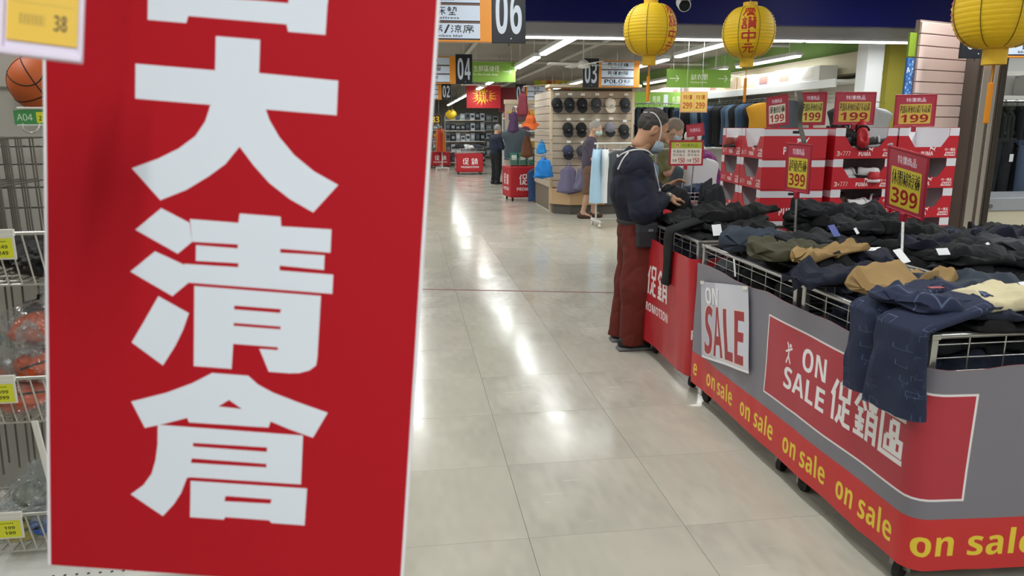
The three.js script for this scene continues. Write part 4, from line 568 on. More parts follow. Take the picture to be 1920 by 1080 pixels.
// ---------- hanging signs ----------
const BLK = '#1b1d26';
function aisleSign(num, rows, x, y, z, w, h, side, label, turn = 0) { // side: -1 number plate on the right of its list, +1 on the left
  const pw = h * 0.58, lw = w - pw, t = thing('aisle_sign', label, 'sign', [x, y, z], turn);
  part(t, 'number_plate', rb(pw, h, 0.03, (side < 0 ? 1 : -1) * (w - pw) / 2, 0, 0, 0.004), M(0x1a1c24, 0.5)); part(t, 'list_plate', rb(lw, h * 0.92, 0.03, (side < 0 ? -1 : 1) * pw / 2, -h * 0.03, 0, 0.004), M(0xe8912c, 0.5));
  part(t, 'number_print', new THREE.PlaneGeometry(pw - 0.008, h - 0.008).translate((side < 0 ? 1 : -1) * (w - pw) / 2, 0, 0.0156), texMat(canvas(240, 400, (c) => { c.fillStyle = BLK; c.fillRect(0, 0, 240, 400); fit(c, num[0], 24, 46, 88, 296, '#d3dcea'); fit(c, num[1], 128, 46, 88, 296, '#d3dcea'); c.fillStyle = '#dde'; c.beginPath(); c.arc(136, 372, 5, 0, 7); c.fill(); }), 0.45));
  part(t, 'list_print', new THREE.PlaneGeometry(lw - 0.008, h * 0.92 - 0.008).translate((side < 0 ? -1 : 1) * pw / 2, -h * 0.03, 0.0156), texMat(canvas(480, 360, (c) => { c.fillStyle = '#eb9730'; c.fillRect(0, 0, 480, 360); rows.forEach(([zh, en], i) => { const yy = 14 + i * 114; c.fillStyle = '#22263a'; c.fillRect(30, yy - 4, 384, 112); c.fillStyle = '#d3dff2'; c.fillRect(30, yy + 2, 384, 96); line(c, zh, 222 - zh.length * 32, yy + 10, zh.length * 64, 56, '#1c1f2a', { bold: 0.1 }); fit(c, en, 222 - en.length * 9, yy + 74, en.length * 18, 16, '#3b4254'); }); }), 0.45));
  parts(t, 'hanging_wire', [-0.36, 0.36].map((k) => bar([k * w, h / 2, 0], [k * w, (z < -8 ? 3.02 : 3.3) - y, 0], 0.003, 5)), M(0xcfcfcf, 0.4, 0.6)); part(t, 'hook', bar([(side < 0 ? 1 : -1) * (w - pw) / 2, -h / 2, 0], [(side < 0 ? 1 : -1) * (w - pw) / 2, -h / 2 - 0.02, 0], 0.005, 5), M(0x333333, 0.5));
}
aisleSign('06', [['四季被', 'Quilt'], ['床墊', 'Mattress'], ['竹席/涼席', 'Bamboo Mat']], 0.53, 2.5, -6.5, 1.0, 0.5, -1, 'hanging sign numbered 06 listing bedding beside the blue bulkhead');
aisleSign('04', [['長褲', 'Trousers'], ['休閒服', 'Casual'], ['棉被', 'Cotton']], 0.63, 2.52, -13, 1.02, 0.49, -1, 'hanging sign numbered 04 beside the green arrow sign');
aisleSign('02', [['生品', 'Goods'], ['用品', 'Items'], ['商品', 'Daily']], 0.72, 2.47, -20, 0.92, 0.42, -1, 'hanging sign numbered 02 below the sign numbered 04');
aisleSign('03', [['男牛仔褲', 'Men Jeans'], ['男運動服', 'Sportswear'], ['POLO衫', 'Polo Shirt']], 3.585, 2.475, -13, 1.02, 0.49, 1, 'hanging sign numbered 03 above the wall of caps');
aisleSign('01', [['用品', 'Goods'], ['商品', 'Items'], ['運動', 'Sport']], 3.35, 2.43, -20, 0.9, 0.49, 1, 'hanging sign numbered 01 beyond the wall of caps');
aisleSign('05', [['休閒褲', 'Casual'], ['短褲', 'Shorts'], ['西褲', 'Mens Suit']], 5.04, 2.33, -5.7, 1.0, 0.46, 1, 'hanging sign numbered 05 behind the ribbed yellow lantern', -0.1);
function greenSign(x, y, z, w, h, draw, label, ry = 0) { const t = thing('direction_sign', label, 'sign', [x, y, z], ry); part(t, 'board', rb(w, h, 0.02, 0, 0, 0, 0.003), M(0x7fae3c, 0.5)); part(t, 'print', new THREE.PlaneGeometry(w - 0.006, h - 0.006).translate(0, 0, 0.0105), texMat(canvas(768, Math.round((768 * h) / w), (c, a, b) => { c.fillStyle = '#86b445'; c.fillRect(0, 0, a, b); draw(c, a, b); }), 0.5)); parts(t, 'hanging_wire', [-0.4, 0.4].map((k) => bar([k * w, h / 2, 0], [k * w, 3.02 - y, 0], 0.003, 5)), M(0xcfcfcf, 0.4, 0.6)); }
const arrow = (c, x, y, l, s = 1) => { c.strokeStyle = '#eef3e2'; c.lineWidth = 9; c.lineCap = 'butt'; c.beginPath(); c.moveTo(x, y); c.lineTo(x + l, y); c.moveTo(x + l - 34, y - 36); c.lineTo(x + l, y); c.lineTo(x + l - 34, y + 36); c.stroke(); };
greenSign(1.62, 2.55, -14, 0.82, 0.36, (c, a, b) => { line(c, '生鮮區捷徑', 30, b * 0.18, a * 0.6, b * 0.3, '#eef3e2'); fit(c, 'To the Fresh Area', 30, b * 0.56, a * 0.56, b * 0.13, '#e2ecc8'); fit(c, '- - - - - - - - - -', 30, b * 0.8, a * 0.6, 6, '#dce8c0'); arrow(c, a * 0.72, b * 0.48, 150); }, 'green direction sign with white arrow beside the sign numbered 04');
greenSign(4.8, 2.33, -12, 1.1, 0.29, (c, a, b) => { arrow(c, 30, b * 0.5, 110); arrow(c, a - 150, b * 0.5, 110); line(c, '試衣間', a * 0.37, b * 0.24, a * 0.27, b * 0.34, '#eef3e2'); fit(c, 'Fitting Room', a * 0.37, b * 0.66, a * 0.26, b * 0.13, '#e2ecc8'); }, 'green fitting room sign with two white arrows below the lanterns');
greenSign(5.55, 2.13, -16, 1.25, 0.34, (c, a, b) => { c.fillStyle = '#dfe8ee'; c.fillRect(a * 0.24, b * 0.2, 40, b * 0.6); c.fillRect(a * 0.55, b * 0.15, 60, b * 0.7); line(c, '男用', a * 0.34, b * 0.25, 120, b * 0.4, '#eaf2da'); line(c, '女用'.replace('女', '衣'), a * 0.7, b * 0.25, 120, b * 0.4, '#eaf2da'); }, 'pale green department sign below the fitting room sign');
// red burst poster
{
  const t = thing('burst_sign', 'red hanging board with a yellow starburst and red characters', 'sign', [2.25, 2.44, -22]);
  part(t, 'board', rb(1.0, 0.68, 0.04, 0, 0, 0, 0.006), M(0xc02127, 0.5)); part(t, 'print', new THREE.PlaneGeometry(0.99, 0.67).translate(0, 0, 0.0206), texMat(canvas(512, 350, (c) => { c.fillStyle = '#c4232b'; c.fillRect(0, 0, 512, 350); const p = []; for (let i = 0; i < 36; i++) { const a = (i / 36) * 2 * PI, r = i % 2 ? 78 : 130 + 60 * Math.abs(Math.cos(a * 1.5)); p.push(250 + r * 1.15 * Math.cos(a), 170 + r * 0.85 * Math.sin(a)); } poly(c, p, '#e9c92f'); line(c, '特價', 160, 105, 190, 130, '#b5251e', { bold: 0.15 }); line(c, '商品', 360, 190, 90, 40, '#e9a12f'); }), 0.5));
  parts(t, 'hanging_wire', [-0.4, 0.4].map((k) => bar([k, 0.34, 0], [k, 0.58, 0], 0.004, 5)), M(0xcfcfcf, 0.4, 0.6));
  { const b = thing('maroon_board', 'maroon board hanging beside the starburst sign', 'sign', [3.1, 2.36, -22.4]); part(b, 'board', rb(0.7, 0.7, 0.04, 0, 0, 0, 0.006), M(0x7c2531, 0.6)); parts(b, 'hanging_wire', [bar([-0.3, 0.35, 0], [-0.3, 0.66, 0], 0.004, 5), bar([0.3, 0.35, 0], [0.3, 0.66, 0], 0.004, 5)], chrome); }
  const o = thing('wall_mural', 'orange and green produce mural hanging below the far ceiling', 'mural', [4.6, 2.62, -22.6]);
  part(o, 'panel', bx(1.5, 0.62, 0.04), M(0xc07a2c, 0.6)); part(o, 'print', new THREE.PlaneGeometry(1.5, 0.62).translate(0, 0, 0.021), texMat(canvas(256, 108, (c) => { c.fillStyle = '#c8792c'; c.fillRect(0, 0, 256, 108); const r = rng(3); for (let i = 0; i < 60; i++) { c.fillStyle = ['#9fb02e', '#d9a22e', '#b8572a', '#7f9a2c'][i % 4]; c.beginPath(); c.ellipse(r() * 256, r() * 108, 8 + r() * 26, 6 + r() * 20, r() * 3, 0, 7); c.fill(); } }), 0.6));
}
// ---------- wall of caps ----------
const wood = M(0xc9b79c, 0.6), slatM = M(0xb7a896, 0.6);
{
  const t = thing('slatwall_gondola', 'beige slat-wall gondola end hung with caps on hooks', 'display wall', [3.37, 0, -13.5]);
  for (let k = 0; k < 13; k++) part(t, 'slat', rb(1.5, 0.126, 0.03, 0, 0.52 + k * 0.134, 0.06, 0.006, 1), slatM);
  part(t, 'core_panel', bx(1.5, 2.2, 0.06, 0, 1.12, 0), M(0x776b5e, 0.7)); parts(t, 'corner_post', [rb(0.05, 2.3, 0.07, -0.76, 1.15, 0.05, 0.006), rb(0.05, 2.3, 0.07, 0.76, 1.15, 0.05, 0.006)], wood); part(t, 'top_shelf', rb(1.7, 0.05, 0.4, 0, 2.27, 0.1, 0.008), wood);
  part(t, 'base_box', ext([[-0.78, 0], [-0.78, 0.28], [-0.5, 0.55], [0.78, 0.55], [0.78, 0]], 0.26, 0.004).rotateX(PI / 2).translate(0, 0.44, 0), M(0xc3a27a, 0.55)); part(t, 'plinth', ext([[-0.74, 0], [-0.74, 0.26], [-0.48, 0.5], [0.76, 0.5], [0.76, 0]], 0.18).rotateX(PI / 2).translate(0, 0.18, 0), M(0x57544e, 0.6));
  for (let k = 0; k < 13; k++) part(t, 'side_slat', rb(0.03, 0.126, 1.6, -0.77, 0.52 + k * 0.134, -0.8, 0.006, 1), slatM);
  part(t, 'side_panel', bx(0.04, 2.2, 1.6, -0.74, 1.12, -0.8), M(0x776b5e, 0.7)); part(t, 'back_panel', bx(1.5, 2.2, 0.05, 0, 1.1, -1.62), slatM); part(t, 'side_plinth', bx(0.5, 0.2, 1.5, -0.5, 0.1, -0.85), M(0xe2e0da, 0.6));
  const crown = new THREE.SphereGeometry(0.1, 24, 14, 0, 2 * PI, 0, PI * 0.52), brim = ext(arc(0, 0, 0.105, 0.15, PI - 0.15, 14), 0.008, 0.003).rotateX(PI / 2);
  const cap = (x, y, c, c2, tilt, label) => {
    const g = thing('baseball_cap', label, 'cap', [3.37 + x, y, -13.36]); g.rotation.order = 'YXZ'; g.rotation.set(1.05, tilt * 0.6, tilt);
    part(g, 'crown', crown.clone().scale(1, 1.08, 1.05), fabric(c, 0.85)); part(g, 'brim', brim.clone().scale(0.92, 1, 1.15).rotateX(0.12).translate(0, 0.004, 0.06), fabric(c2, 0.85)); part(g, 'button', sph(0.01, 0, 0.108, 0), fabric(c, 0.85)); part(g, 'badge', rb(0.03, 0.022, 0.004, 0, 0.06, 0.094, 0.001).rotateX(-0.2), M(0x8f9298, 0.6));
    const k = thing('hook_ticket', 'white ticket holder on the hook above a hanging cap', 'ticket holder', [3.37 + x, y + 0.16, -13.4], 0, 'ticket holders on the cap wall'); part(k, 'holder', rb(0.075, 0.042, 0.004, 0, 0, 0.1, 0.001), M(0xe4e2dc, 0.5)); part(k, 'hook', [bar([0, 0, 0], [0, 0, 0.1], 0.004, 5), bar([0, -0.03, 0], [0, -0.03, 0.13], 0.004, 5)], chrome);
  };
  cap(-0.45, 1.97, 0x17191f, 0x17191f, 0, 'black cap with a small badge hanging in the upper row'); cap(-0.215, 1.965, 0x121317, 0x121317, 0.05, 'black cap with pale lettering hanging in the upper row'); cap(0.05, 1.97, 0x3a3b41, 0x3a3b41, -0.35, 'dark grey cap turned askew in the upper row'); cap(0.31, 1.965, 0xd2cabb, 0xd2cabb, 0.05, 'cream cap hanging in the upper row'); cap(0.59, 1.97, 0x2e3036, 0x2e3036, 0.1, 'charcoal cap hanging last in the upper row'); cap(-0.68, 1.97, 0x15161a, 0x15161a, 0.6, 'black cap hanging by the corner post');
  cap(-0.47, 1.53, 0x16181c, 0x16181c, 0, 'black cap with a pale emblem in the middle row'); cap(-0.22, 1.53, 0x111215, 0x111215, 0, 'black cap with script lettering in the middle row'); cap(0.32, 1.54, 0x8c8a98, 0x1a1a1f, 0, 'grey cap with black brim and red emblem'); cap(0.58, 1.5, 0x2b2c30, 0x2b2c30, 0.2, 'charcoal cap behind the man in the navy jacket'); cap(0.07, 1.52, 0x77706a, 0x77706a, 0.1, 'taupe cap above the masked man');
  cap(-0.46, 1.13, 0x39405a, 0x16171c, 0, 'denim blue cap with black brim in the lower row'); cap(-0.2, 1.12, 0x4d4c56, 0x4d4c56, 0.2, 'grey cap beside the denim cap in the lower row');
  // bags and hats on the side of the gondola
  const soft = (seed, rx, ry, rz) => { const g = new THREE.IcosahedronGeometry(1, 8), P = g.attributes.position; for (let i = 0; i < P.count; i++) { const v = [P.getX(i), P.getY(i), P.getZ(i)], d = 1 + 0.3 * fbm(v[0] * 2 + seed, v[1] * 2, v[2] * 2, 3); P.setXYZ(i, v[0] * rx * d, v[1] * ry * d * (v[1] < 0 ? 1.1 : 0.85), v[2] * rz * d); } g.computeVertexNormals(); return g; };
  const bagGeo = (rx, ry, rz, seed) => grid(24, 40, (u, v) => { const a = v * 2 * PI, s = u, w = s < 0.12 ? lerp(0.35, 0.75, s / 0.12) : s > 0.92 ? lerp(1.1, 0.02, (s - 0.92) / 0.08) : lerp(0.75, 1.1, smooth(0.12, 0.92, s)), f = 1 + 0.13 * Math.sin(a * 6 + seed + 3 * noise(s * 2, seed)) * (1 - 0.3 * s) + 0.1 * noise(Math.cos(a) * 2, s * 5, seed); return [Math.cos(a) * rx * w * f, ry * (1 - 2 * s) + 0.02 * noise(a, seed), Math.sin(a) * rz * 0.6 * w * f]; });
  const hatGeo = (r, h, seed) => { const g = lathe([[0.001, h * 0.75], [r * 0.45, h * 0.7], [r * 0.6, h * 0.35], [r * 0.66, -h * 0.1], [r * 0.72, -h * 0.16], [r * 1.1, -h * 0.55], [r * 1.08, -h * 0.58], [r * 0.66, -h * 0.18]], 40), P = g.attributes.position; for (let i = 0; i < P.count; i++) { const x = P.getX(i), y = P.getY(i), z = P.getZ(i), a = Math.atan2(z, x), k = 1 + 0.1 * Math.sin(a * 5 + seed) * (y < 0 ? 1 : 0.4); P.setXYZ(i, x * k, y + 0.03 * Math.sin(a * 3 + seed) * (y < -h * 0.2 ? 1 : 0), z * k); } g.computeVertexNormals(); return g.rotateX(0.3); };
  const bag = (x, y, z, rx, ry, rz, c, label, seed, name = 'hanging_bag', catg = 'bag') => { const g = thing(name, label, catg, [x, y, z]); part(g, 'peg', z < -13 ? bar([0, ry * 1.48, 0], [2.62 - x, ry * 1.48, Math.max(0, -13.45 - z)], 0.006, 5) : bar([0, ry * 1.48, 0.02], [0, ry * 1.48, -13.44 - z], 0.006, 5), chrome); part(g, 'body', catg === 'hat' ? hatGeo(rx, ry, seed) : bagGeo(rx, ry, rz, seed), fabric(c)); part(g, 'strap', tube([[-rx * 0.4, ry * 0.6, 0], [0, ry * 1.5, 0.02], [rx * 0.4, ry * 0.6, 0]], 0.008, 16), fabric(c)); };
  bag(2.3, 1.66, -13.9, 0.15, 0.15, 0.13, 0xd2622a, 'orange sun hat hanging beside the corner post', 1, 'sun_hat', 'hat'); bag(2.08, 1.64, -14.6, 0.1, 0.2, 0.12, 0x5a4066, 'purple bag hanging beside the orange sun hat', 2); bag(2.42, 0.82, -13.15, 0.16, 0.17, 0.14, 0x2380d0, 'bright blue drawstring bag hanging over the bin', 3); bag(2.42, 1.18, -13.4, 0.08, 0.1, 0.08, 0x2a86c8, 'small bright blue pouch hanging by the corner post', 4);
  bag(2.2, 1.98, -14.2, 0.1, 0.22, 0.1, 0x7c3440, 'dark red bag hanging high beside the corner caps', 5); bag(2.28, 1.18, -14.2, 0.1, 0.2, 0.1, 0x6b4632, 'brown bag hanging below the orange sun hat', 6); bag(3.1, 0.66, -12.84, 0.17, 0.22, 0.1, 0x7c7894, 'lavender grey tote bag hanging low before the wooden base', 7, 'tote_bag', 'bag'); bag(2.82, 0.62, -12.9, 0.18, 0.24, 0.08, 0x7a7492, 'lilac folded tote hanging at the corner of the wooden base', 8, 'tote_bag', 'bag'); bag(3.42, 0.72, -12.86, 0.16, 0.2, 0.1, 0xcbbf94, 'cream cloth hat hanging low beside the striped shirts', 9, 'cloth_hat', 'hat');
  // small packs on a pegboard
  { const pb = thing('pegboard', 'beige pegboard stand of carded packs beyond the cap wall', 'pegboard', [2.9, 0, -17.2]); part(pb, 'panel', bx(1.3, 2.1, 0.05, 0, 1.05, 0), slatM); part(pb, 'header', rb(1.34, 0.1, 0.09, 0, 2.12, 0, 0.01), wood); part(pb, 'base', rb(1.34, 0.2, 0.4, 0, 0.1, 0.1, 0.01), M(0xe2e0da, 0.6)); }
  const r = rng(12); for (let i = 0; i < 14; i++) for (let j = 0; j < 2; j++) { const c = [0x8d7a2c, 0x3a3430, 0x5d3b46, 0xb9a334, 0x6f6a62][Math.floor(r() * 5)]; const g = thing('hook_pack', `small carded pack in the ${['upper', 'lower'][i > 6 ? 1 : 0]} rows of the pegboard by the cap wall`, 'pack', [2.4 + (i % 7) * 0.165, 1.5 + j * 0.31 + (i > 6 ? 0.62 : 0) * 0.5 * 0 + (i > 6 ? -0.62 : 0), -17.05], 0, 'carded packs on the pegboard ' + (i > 6)); part(g, 'card', rb(0.16, 0.2, 0.02, 0, 0, 0, 0.003, 1), M(c, 0.5)); part(g, 'header', rb(0.16, 0.06, 0.022, 0, 0.08, 0, 0.003, 1), M([0xd2b22e, 0xd8d2c4, 0xa9303a][i % 3], 0.5)); part(g, 'peg', bar([0, 0.12, -0.1], [0, 0.12, 0.04], 0.004, 5), chrome); }
}
// ---------- hanging clothes ----------
function teeGeo(w, h, t, seed) {
  const s = w / 2, g = ext([[-0.16 * w, 0], [-s * 0.62, -0.05 * h], [-s, -0.3 * h], [-s * 0.78, -0.36 * h], [-s * 0.62, -0.24 * h], [-s * 0.6, -h], [s * 0.6, -h], [s * 0.62, -0.24 * h], [s * 0.78, -0.36 * h], [s, -0.3 * h], [s * 0.62, -0.05 * h], [0.16 * w, 0], [0.08 * w, -0.06 * h], [-0.08 * w, -0.06 * h]], t, t * 0.3).translate(0, 0, -t / 2);
  return g;
}
function drapeGeo(w, h, t, seed, top = 0.55) { // hanging garment seen from any side: shoulders, folds, hem
  return grid(22, 30, (u, v) => { const a = v * 2 * PI, s = u, sh = s < 0.14 ? lerp(0.12, top, Math.sqrt(s / 0.14)) : lerp(top, 0.5, smooth(0.14, 0.5, s)), f = 1 + (0.1 + 0.16 * s) * Math.sin(a * 7 + seed + 2 * noise(s * 3, seed)) * 0.4, ca = Math.cos(a), sa = Math.sin(a); return [Math.sign(ca) * Math.pow(Math.abs(ca), 0.8) * w * sh * (1 + 0.06 * noise(s * 4, seed)), -s * h + 0.01 * noise(a, seed), sa * t * (0.5 + 0.4 * s) * f]; });
}
function pantsGeo(w, h, t, seed) { const leg = (sx) => grid(18, 18, (u, v) => { const a = v * 2 * PI, s = u; return [sx * w * lerp(0.22, 0.25, s) + Math.cos(a) * w * lerp(0.28, 0.2, s), -s * h, Math.sin(a) * t * lerp(0.5, 0.4, s) * (1 + 0.15 * noise(a * 2, s * 6, seed))]; }); return merge([leg(-1), leg(1), rb(w * 0.96, 0.05, t, 0, -0.02, 0, 0.01)]); }
const hangGeo = merge([tube([[-0.2, -0.09, 0], [-0.05, -0.01, 0], [0, 0, 0], [0.05, -0.01, 0], [0.2, -0.09, 0]], 0.006, 20, 5), tube([[0, 0, 0], [0.0, 0.05, 0], [0.02, 0.075, 0], [0.035, 0.06, 0], [0.03, 0.045, 0]], 0.003, 14, 5)]);
function hung(name, geo, c, x, y, z, ry, label, cat2, group, hc = 0x2a2a2c, ticketC) { const t = thing(name, label, cat2, [x, y, z], ry, group); part(t, 'cloth', geo, fabric(c)); part(t, 'hanger', hangGeo, M(hc, 0.5)); if (name === 'hanging_tee') part(t, 'peg', bar([0.02, 0.07, 0], [Math.cos(ry) * (x < 6 ? 0.6 : 0.5), 0.07, -0.75 * (x < 6 ? 1 : 0)], 0.006, 5), chrome); if (ticketC) part(t, 'ticket', rb(0.05, 0.08, 0.003, 0.05, -0.2, 0.11, 0.001), M(ticketC, 0.5)); return t; }
const D1 = drapeGeo(0.46, 0.7, 0.16, 1), D2 = drapeGeo(0.46, 0.76, 0.1, 4), D3 = drapeGeo(0.5, 0.82, 0.12, 7), P1 = pantsGeo(0.34, 0.95, 0.09, 2), P2 = pantsGeo(0.36, 0.98, 0.1, 5);
const whiteMetal = M(0xdedcd6, 0.4, 0.1);
function rack(x, z, w, h, ry, label) { const t = thing('clothes_rack', label, 'clothes rack', [x, 0, z], ry); for (const s of [-1, 1]) { part(t, 'upright', bar([s * w / 2, 0.1, 0], [s * w / 2, h, 0], 0.016, 8), whiteMetal); part(t, 'foot', [rb(0.05, 0.04, 0.5, s * w / 2, 0.095, 0, 0.01), cyl(0.03, 0.03, 0, 0, 0, 12).rotateZ(PI / 2).translate(s * w / 2, 0.035, 0.22), cyl(0.03, 0.03, 0, 0, 0, 12).rotateZ(PI / 2).translate(s * w / 2, 0.035, -0.22), rb(0.02, 0.05, 0.02, s * w / 2, 0.06, 0.22, 0.004), rb(0.02, 0.05, 0.02, s * w / 2, 0.06, -0.22, 0.004)], whiteMetal); } part(t, 'hanging_rail', bar([-w / 2 - 0.05, h, 0], [w / 2 + 0.05, h, 0], 0.014, 8), whiteMetal); part(t, 'base_bar', bar([-w / 2, 0.12, 0], [w / 2, 0.12, 0], 0.012, 8), whiteMetal); }
rack(3.3, -11.35, 0.72, 1.3, 0.0, 'white wheeled clothes rack hung with pale and grey shirts');
hung('hanging_shirt', D3, 0xa9cbe2, 2.93, 1.22, -11.32, 1.2, 'pale blue patterned shirt hanging at the end of the white rack', 'shirt', undefined, 0xdfe8ec); hung('hanging_shirt', D3, 0xd9dbdc, 3.06, 1.22, -11.34, 1.4, 'white shirt hanging behind the grey tee on the white rack', 'shirt', undefined, 0xdfe8ec); hung('hanging_shirt', D3, 0x474d50, 3.26, 1.2, -11.2, 0.25, 'dark grey tee shown front-on at the white rack', 'shirt', undefined, 0xbfe0d8, 0xe8ecec); hung('hanging_shirt', D1, 0x5b7f78, 3.45, 1.22, -11.35, 1.5, 'teal shirt hanging near the middle of the white rack', 'shirt', undefined, 0x9fd6d0); hung('hanging_shirt', D1, 0xcfd3d4, 3.58, 1.22, -11.35, 1.5, 'pale shirt hanging last on the white rack', 'shirt');
// ---------- far promotion bins ----------
const farSkirt = canvas(512, 400, (c) => { c.fillStyle = '#b91f2b'; c.fillRect(0, 0, 512, 400); glyph(c, '促', 110, 90, 130, 150, '#f2ecec', 17); glyph(c, '銷', 290, 90, 130, 150, '#f2ecec', 17); fit(c, 'PROMOTION', 80, 275, 360, 48, '#f2ecec'); });
function farBin(x, z, w, d, h, ry, label) { const t = thing('promotion_bin', label, 'bin', [x, 0, z], ry), m = texMat(farSkirt, 0.5); part(t, 'skirt', rb(w, h - 0.08, d, 0, 0.08 + (h - 0.08) / 2, 0, 0.03), M(0xb91f2b, 0.5)); part(t, 'front_print', new THREE.PlaneGeometry(w - 0.06, h - 0.14).translate(0, 0.08 + (h - 0.08) / 2, d / 2 + 0.001), m); part(t, 'side_print', new THREE.PlaneGeometry(d - 0.06, h - 0.14).rotateY(-PI / 2).translate(-w / 2 - 0.001, 0.08 + (h - 0.08) / 2, 0), m); part(t, 'wire_panel', [0.04, 0.08, 0.12, 0.16].map((k) => [bar([-w / 2, h + k, d / 2], [w / 2, h + k, d / 2], 0.005, 5), bar([-w / 2, h + k, -d / 2], [-w / 2, h + k, d / 2], 0.005, 5)]).flat().concat([-0.5, -0.25, 0, 0.25, 0.5].map((k) => bar([k * w, h, d / 2], [k * w, h + 0.16, d / 2], 0.005, 5))), chrome); for (const [a, b] of [[-1, 1], [1, 1], [-1, -1], [1, -1]]) part(t, 'caster', cyl(0.04, 0.03, 0, 0, 0, 12).rotateZ(PI / 2).translate(a * (w / 2 - 0.08), 0.04, b * (d / 2 - 0.1)), rubber); return t; }
farBin(2.5, -15.9, 0.82, 0.7, 0.74, 0.12, 'red promotion bin carrying green packs beside the cap wall');
farBin(2.05, -25.2, 0.9, 0.8, 0.7, 0, 'red promotion bin far down the aisle below the starburst sign');
farBin(1.25, -29.5, 0.8, 0.8, 0.62, 0, 'red promotion bin beneath the orange clothes rack');
farBin(3.2, -7.45, 1.3, 0.75, 0.74, -0.05, 'crimson promotion bin of folded jeans under the 150 sign');
{ const r = rng(40);
  for (let i = 0; i < 4; i++) { const t = thing('green_pack', 'teal green boxed pack on the promotion bin by the cap wall', 'box', [2.24 + i * 0.17, 0.755, -15.72 + (i % 2) * 0.04], r() * 0.2, 'teal packs on the bin'); part(t, 'box', rb(0.15, 0.26, 0.14, 0, 0.13, 0, 0.01), M(0x2c7f6c, 0.45)); part(t, 'paper', bx(0.11, 0.1, 0.002, 0, 0.17, 0.071), M(0xd9e4e0, 0.5)); }
  for (let i = 0; i < 5; i++) { const t = thing('bottle', 'blue-capped bottle standing behind the teal packs', 'bottle', [2.22 + i * 0.13, 0.755, -15.95], 0, 'bottles behind the teal packs'); part(t, 'body', lathe([[0.001, 0], [0.045, 0], [0.045, 0.24], [0.018, 0.3], [0.018, 0.33]], 14), M([0x2d7f78, 0xd6dde2][i % 2], 0.35)); part(t, 'cap', cyl(0.024, 0.05, 0, 0.35, 0, 12), M(0x2b4fa8, 0.4)); }
  hung('hanging_dress', drapeGeo(0.46, 0.7, 0.14, 3), 0x2f4a72, 2.73, 0.72, -15.42, 0.1, 'slate blue dress hanging on the front of the red bin', 'dress', undefined, 0xdfe3e6, 0xe6e8ea);
  hung('hanging_shirt', drapeGeo(0.52, 0.66, 0.2, 9, 0.62), 0x47525c, 2.32, 1.53, -15.9, 0.05, 'dark grey shirt displayed above the teal packs', 'shirt', undefined, 0xdadada, 0xe8e8e8);
  single('display_pole', [bar([2.32, 0.75, -16.0], [2.32, 1.62, -16.0], 0.012, 8), bar([2.2, 1.6, -16.0], [2.45, 1.6, -15.95], 0.01, 6)], whiteMetal, 'thin white pole holding the grey shirt over the bin', 'pole');
  // folded jeans on the crimson bin
  for (let i = 0; i < 12; i++) { const m = single('folded_jeans', garmentGeo(700 + i, 0.3, 0.32, 0.1), fabric([0x24324a, 0x30405a, 0x1c2638, 0x8d959c][i % 4]), ['dark blue', 'mid blue', 'navy', 'pale grey'][i % 4] + ' folded jeans stacked on the crimson promotion bin', 'jeans', 'folded jeans on the crimson bin'); m.position.set(2.68 + (i % 4) * 0.32, 0.84 + Math.floor(i / 8) * 0.07, -7.25 - (Math.floor(i / 4) % 2) * 0.3); m.rotation.y = r() * 0.4; }
  // items on the far bin
  for (let i = 0; i < 6; i++) { const m = single('folded_garment', garmentGeo(720 + i, 0.34, 0.28, 0.14), fabric([0x17191c, 0xcfd2d4, 0x3a4048][i % 3]), ['black', 'white', 'grey'][i % 3] + ' folded garment on the far promotion bin', 'garment', 'garments on the far bin'); m.position.set(1.75 + (i % 3) * 0.3, 0.9, -24.95 - Math.floor(i / 3) * 0.3); }
}
// orange and red clothes beyond
for (let i = 0; i < 9; i++) hung('hanging_garment', D3, [0xc23a2a, 0xd0762a, 0xb98a35, 0x9a6f2e, 0xc9532e][i % 5], 1.18 + (i % 2) * 0.12, 1.5, -27.4 - i * 0.22, 1.45 + (i % 3) * 0.1, ['red', 'orange', 'ochre', 'brown', 'rust'][i % 5] + ' garment hanging on the far rack beyond the promotion bin', 'garment', 'warm garments on the far rack ' + (i % 5));
rack(1.25, -28.4, 2.0, 1.58, PI / 2, 'white rack of red and orange clothes far down the aisle');
for (let i = 0; i < 10; i++) hung('hanging_garment', P2, [0x6b6257, 0x8a7d6a, 0x4f4a44, 0x9b8c76][i % 4], 0.75 + (i % 3) * 0.1, 1.55, -30 - i * 0.3, 1.3, ['taupe', 'beige', 'brown', 'tan'][i % 4] + ' trousers hanging far behind the orange rack', 'trousers', 'far trousers ' + (i % 4));
rack(0.85, -31.4, 3.0, 1.62, PI / 2, 'white rack of taupe trousers behind the orange clothes');
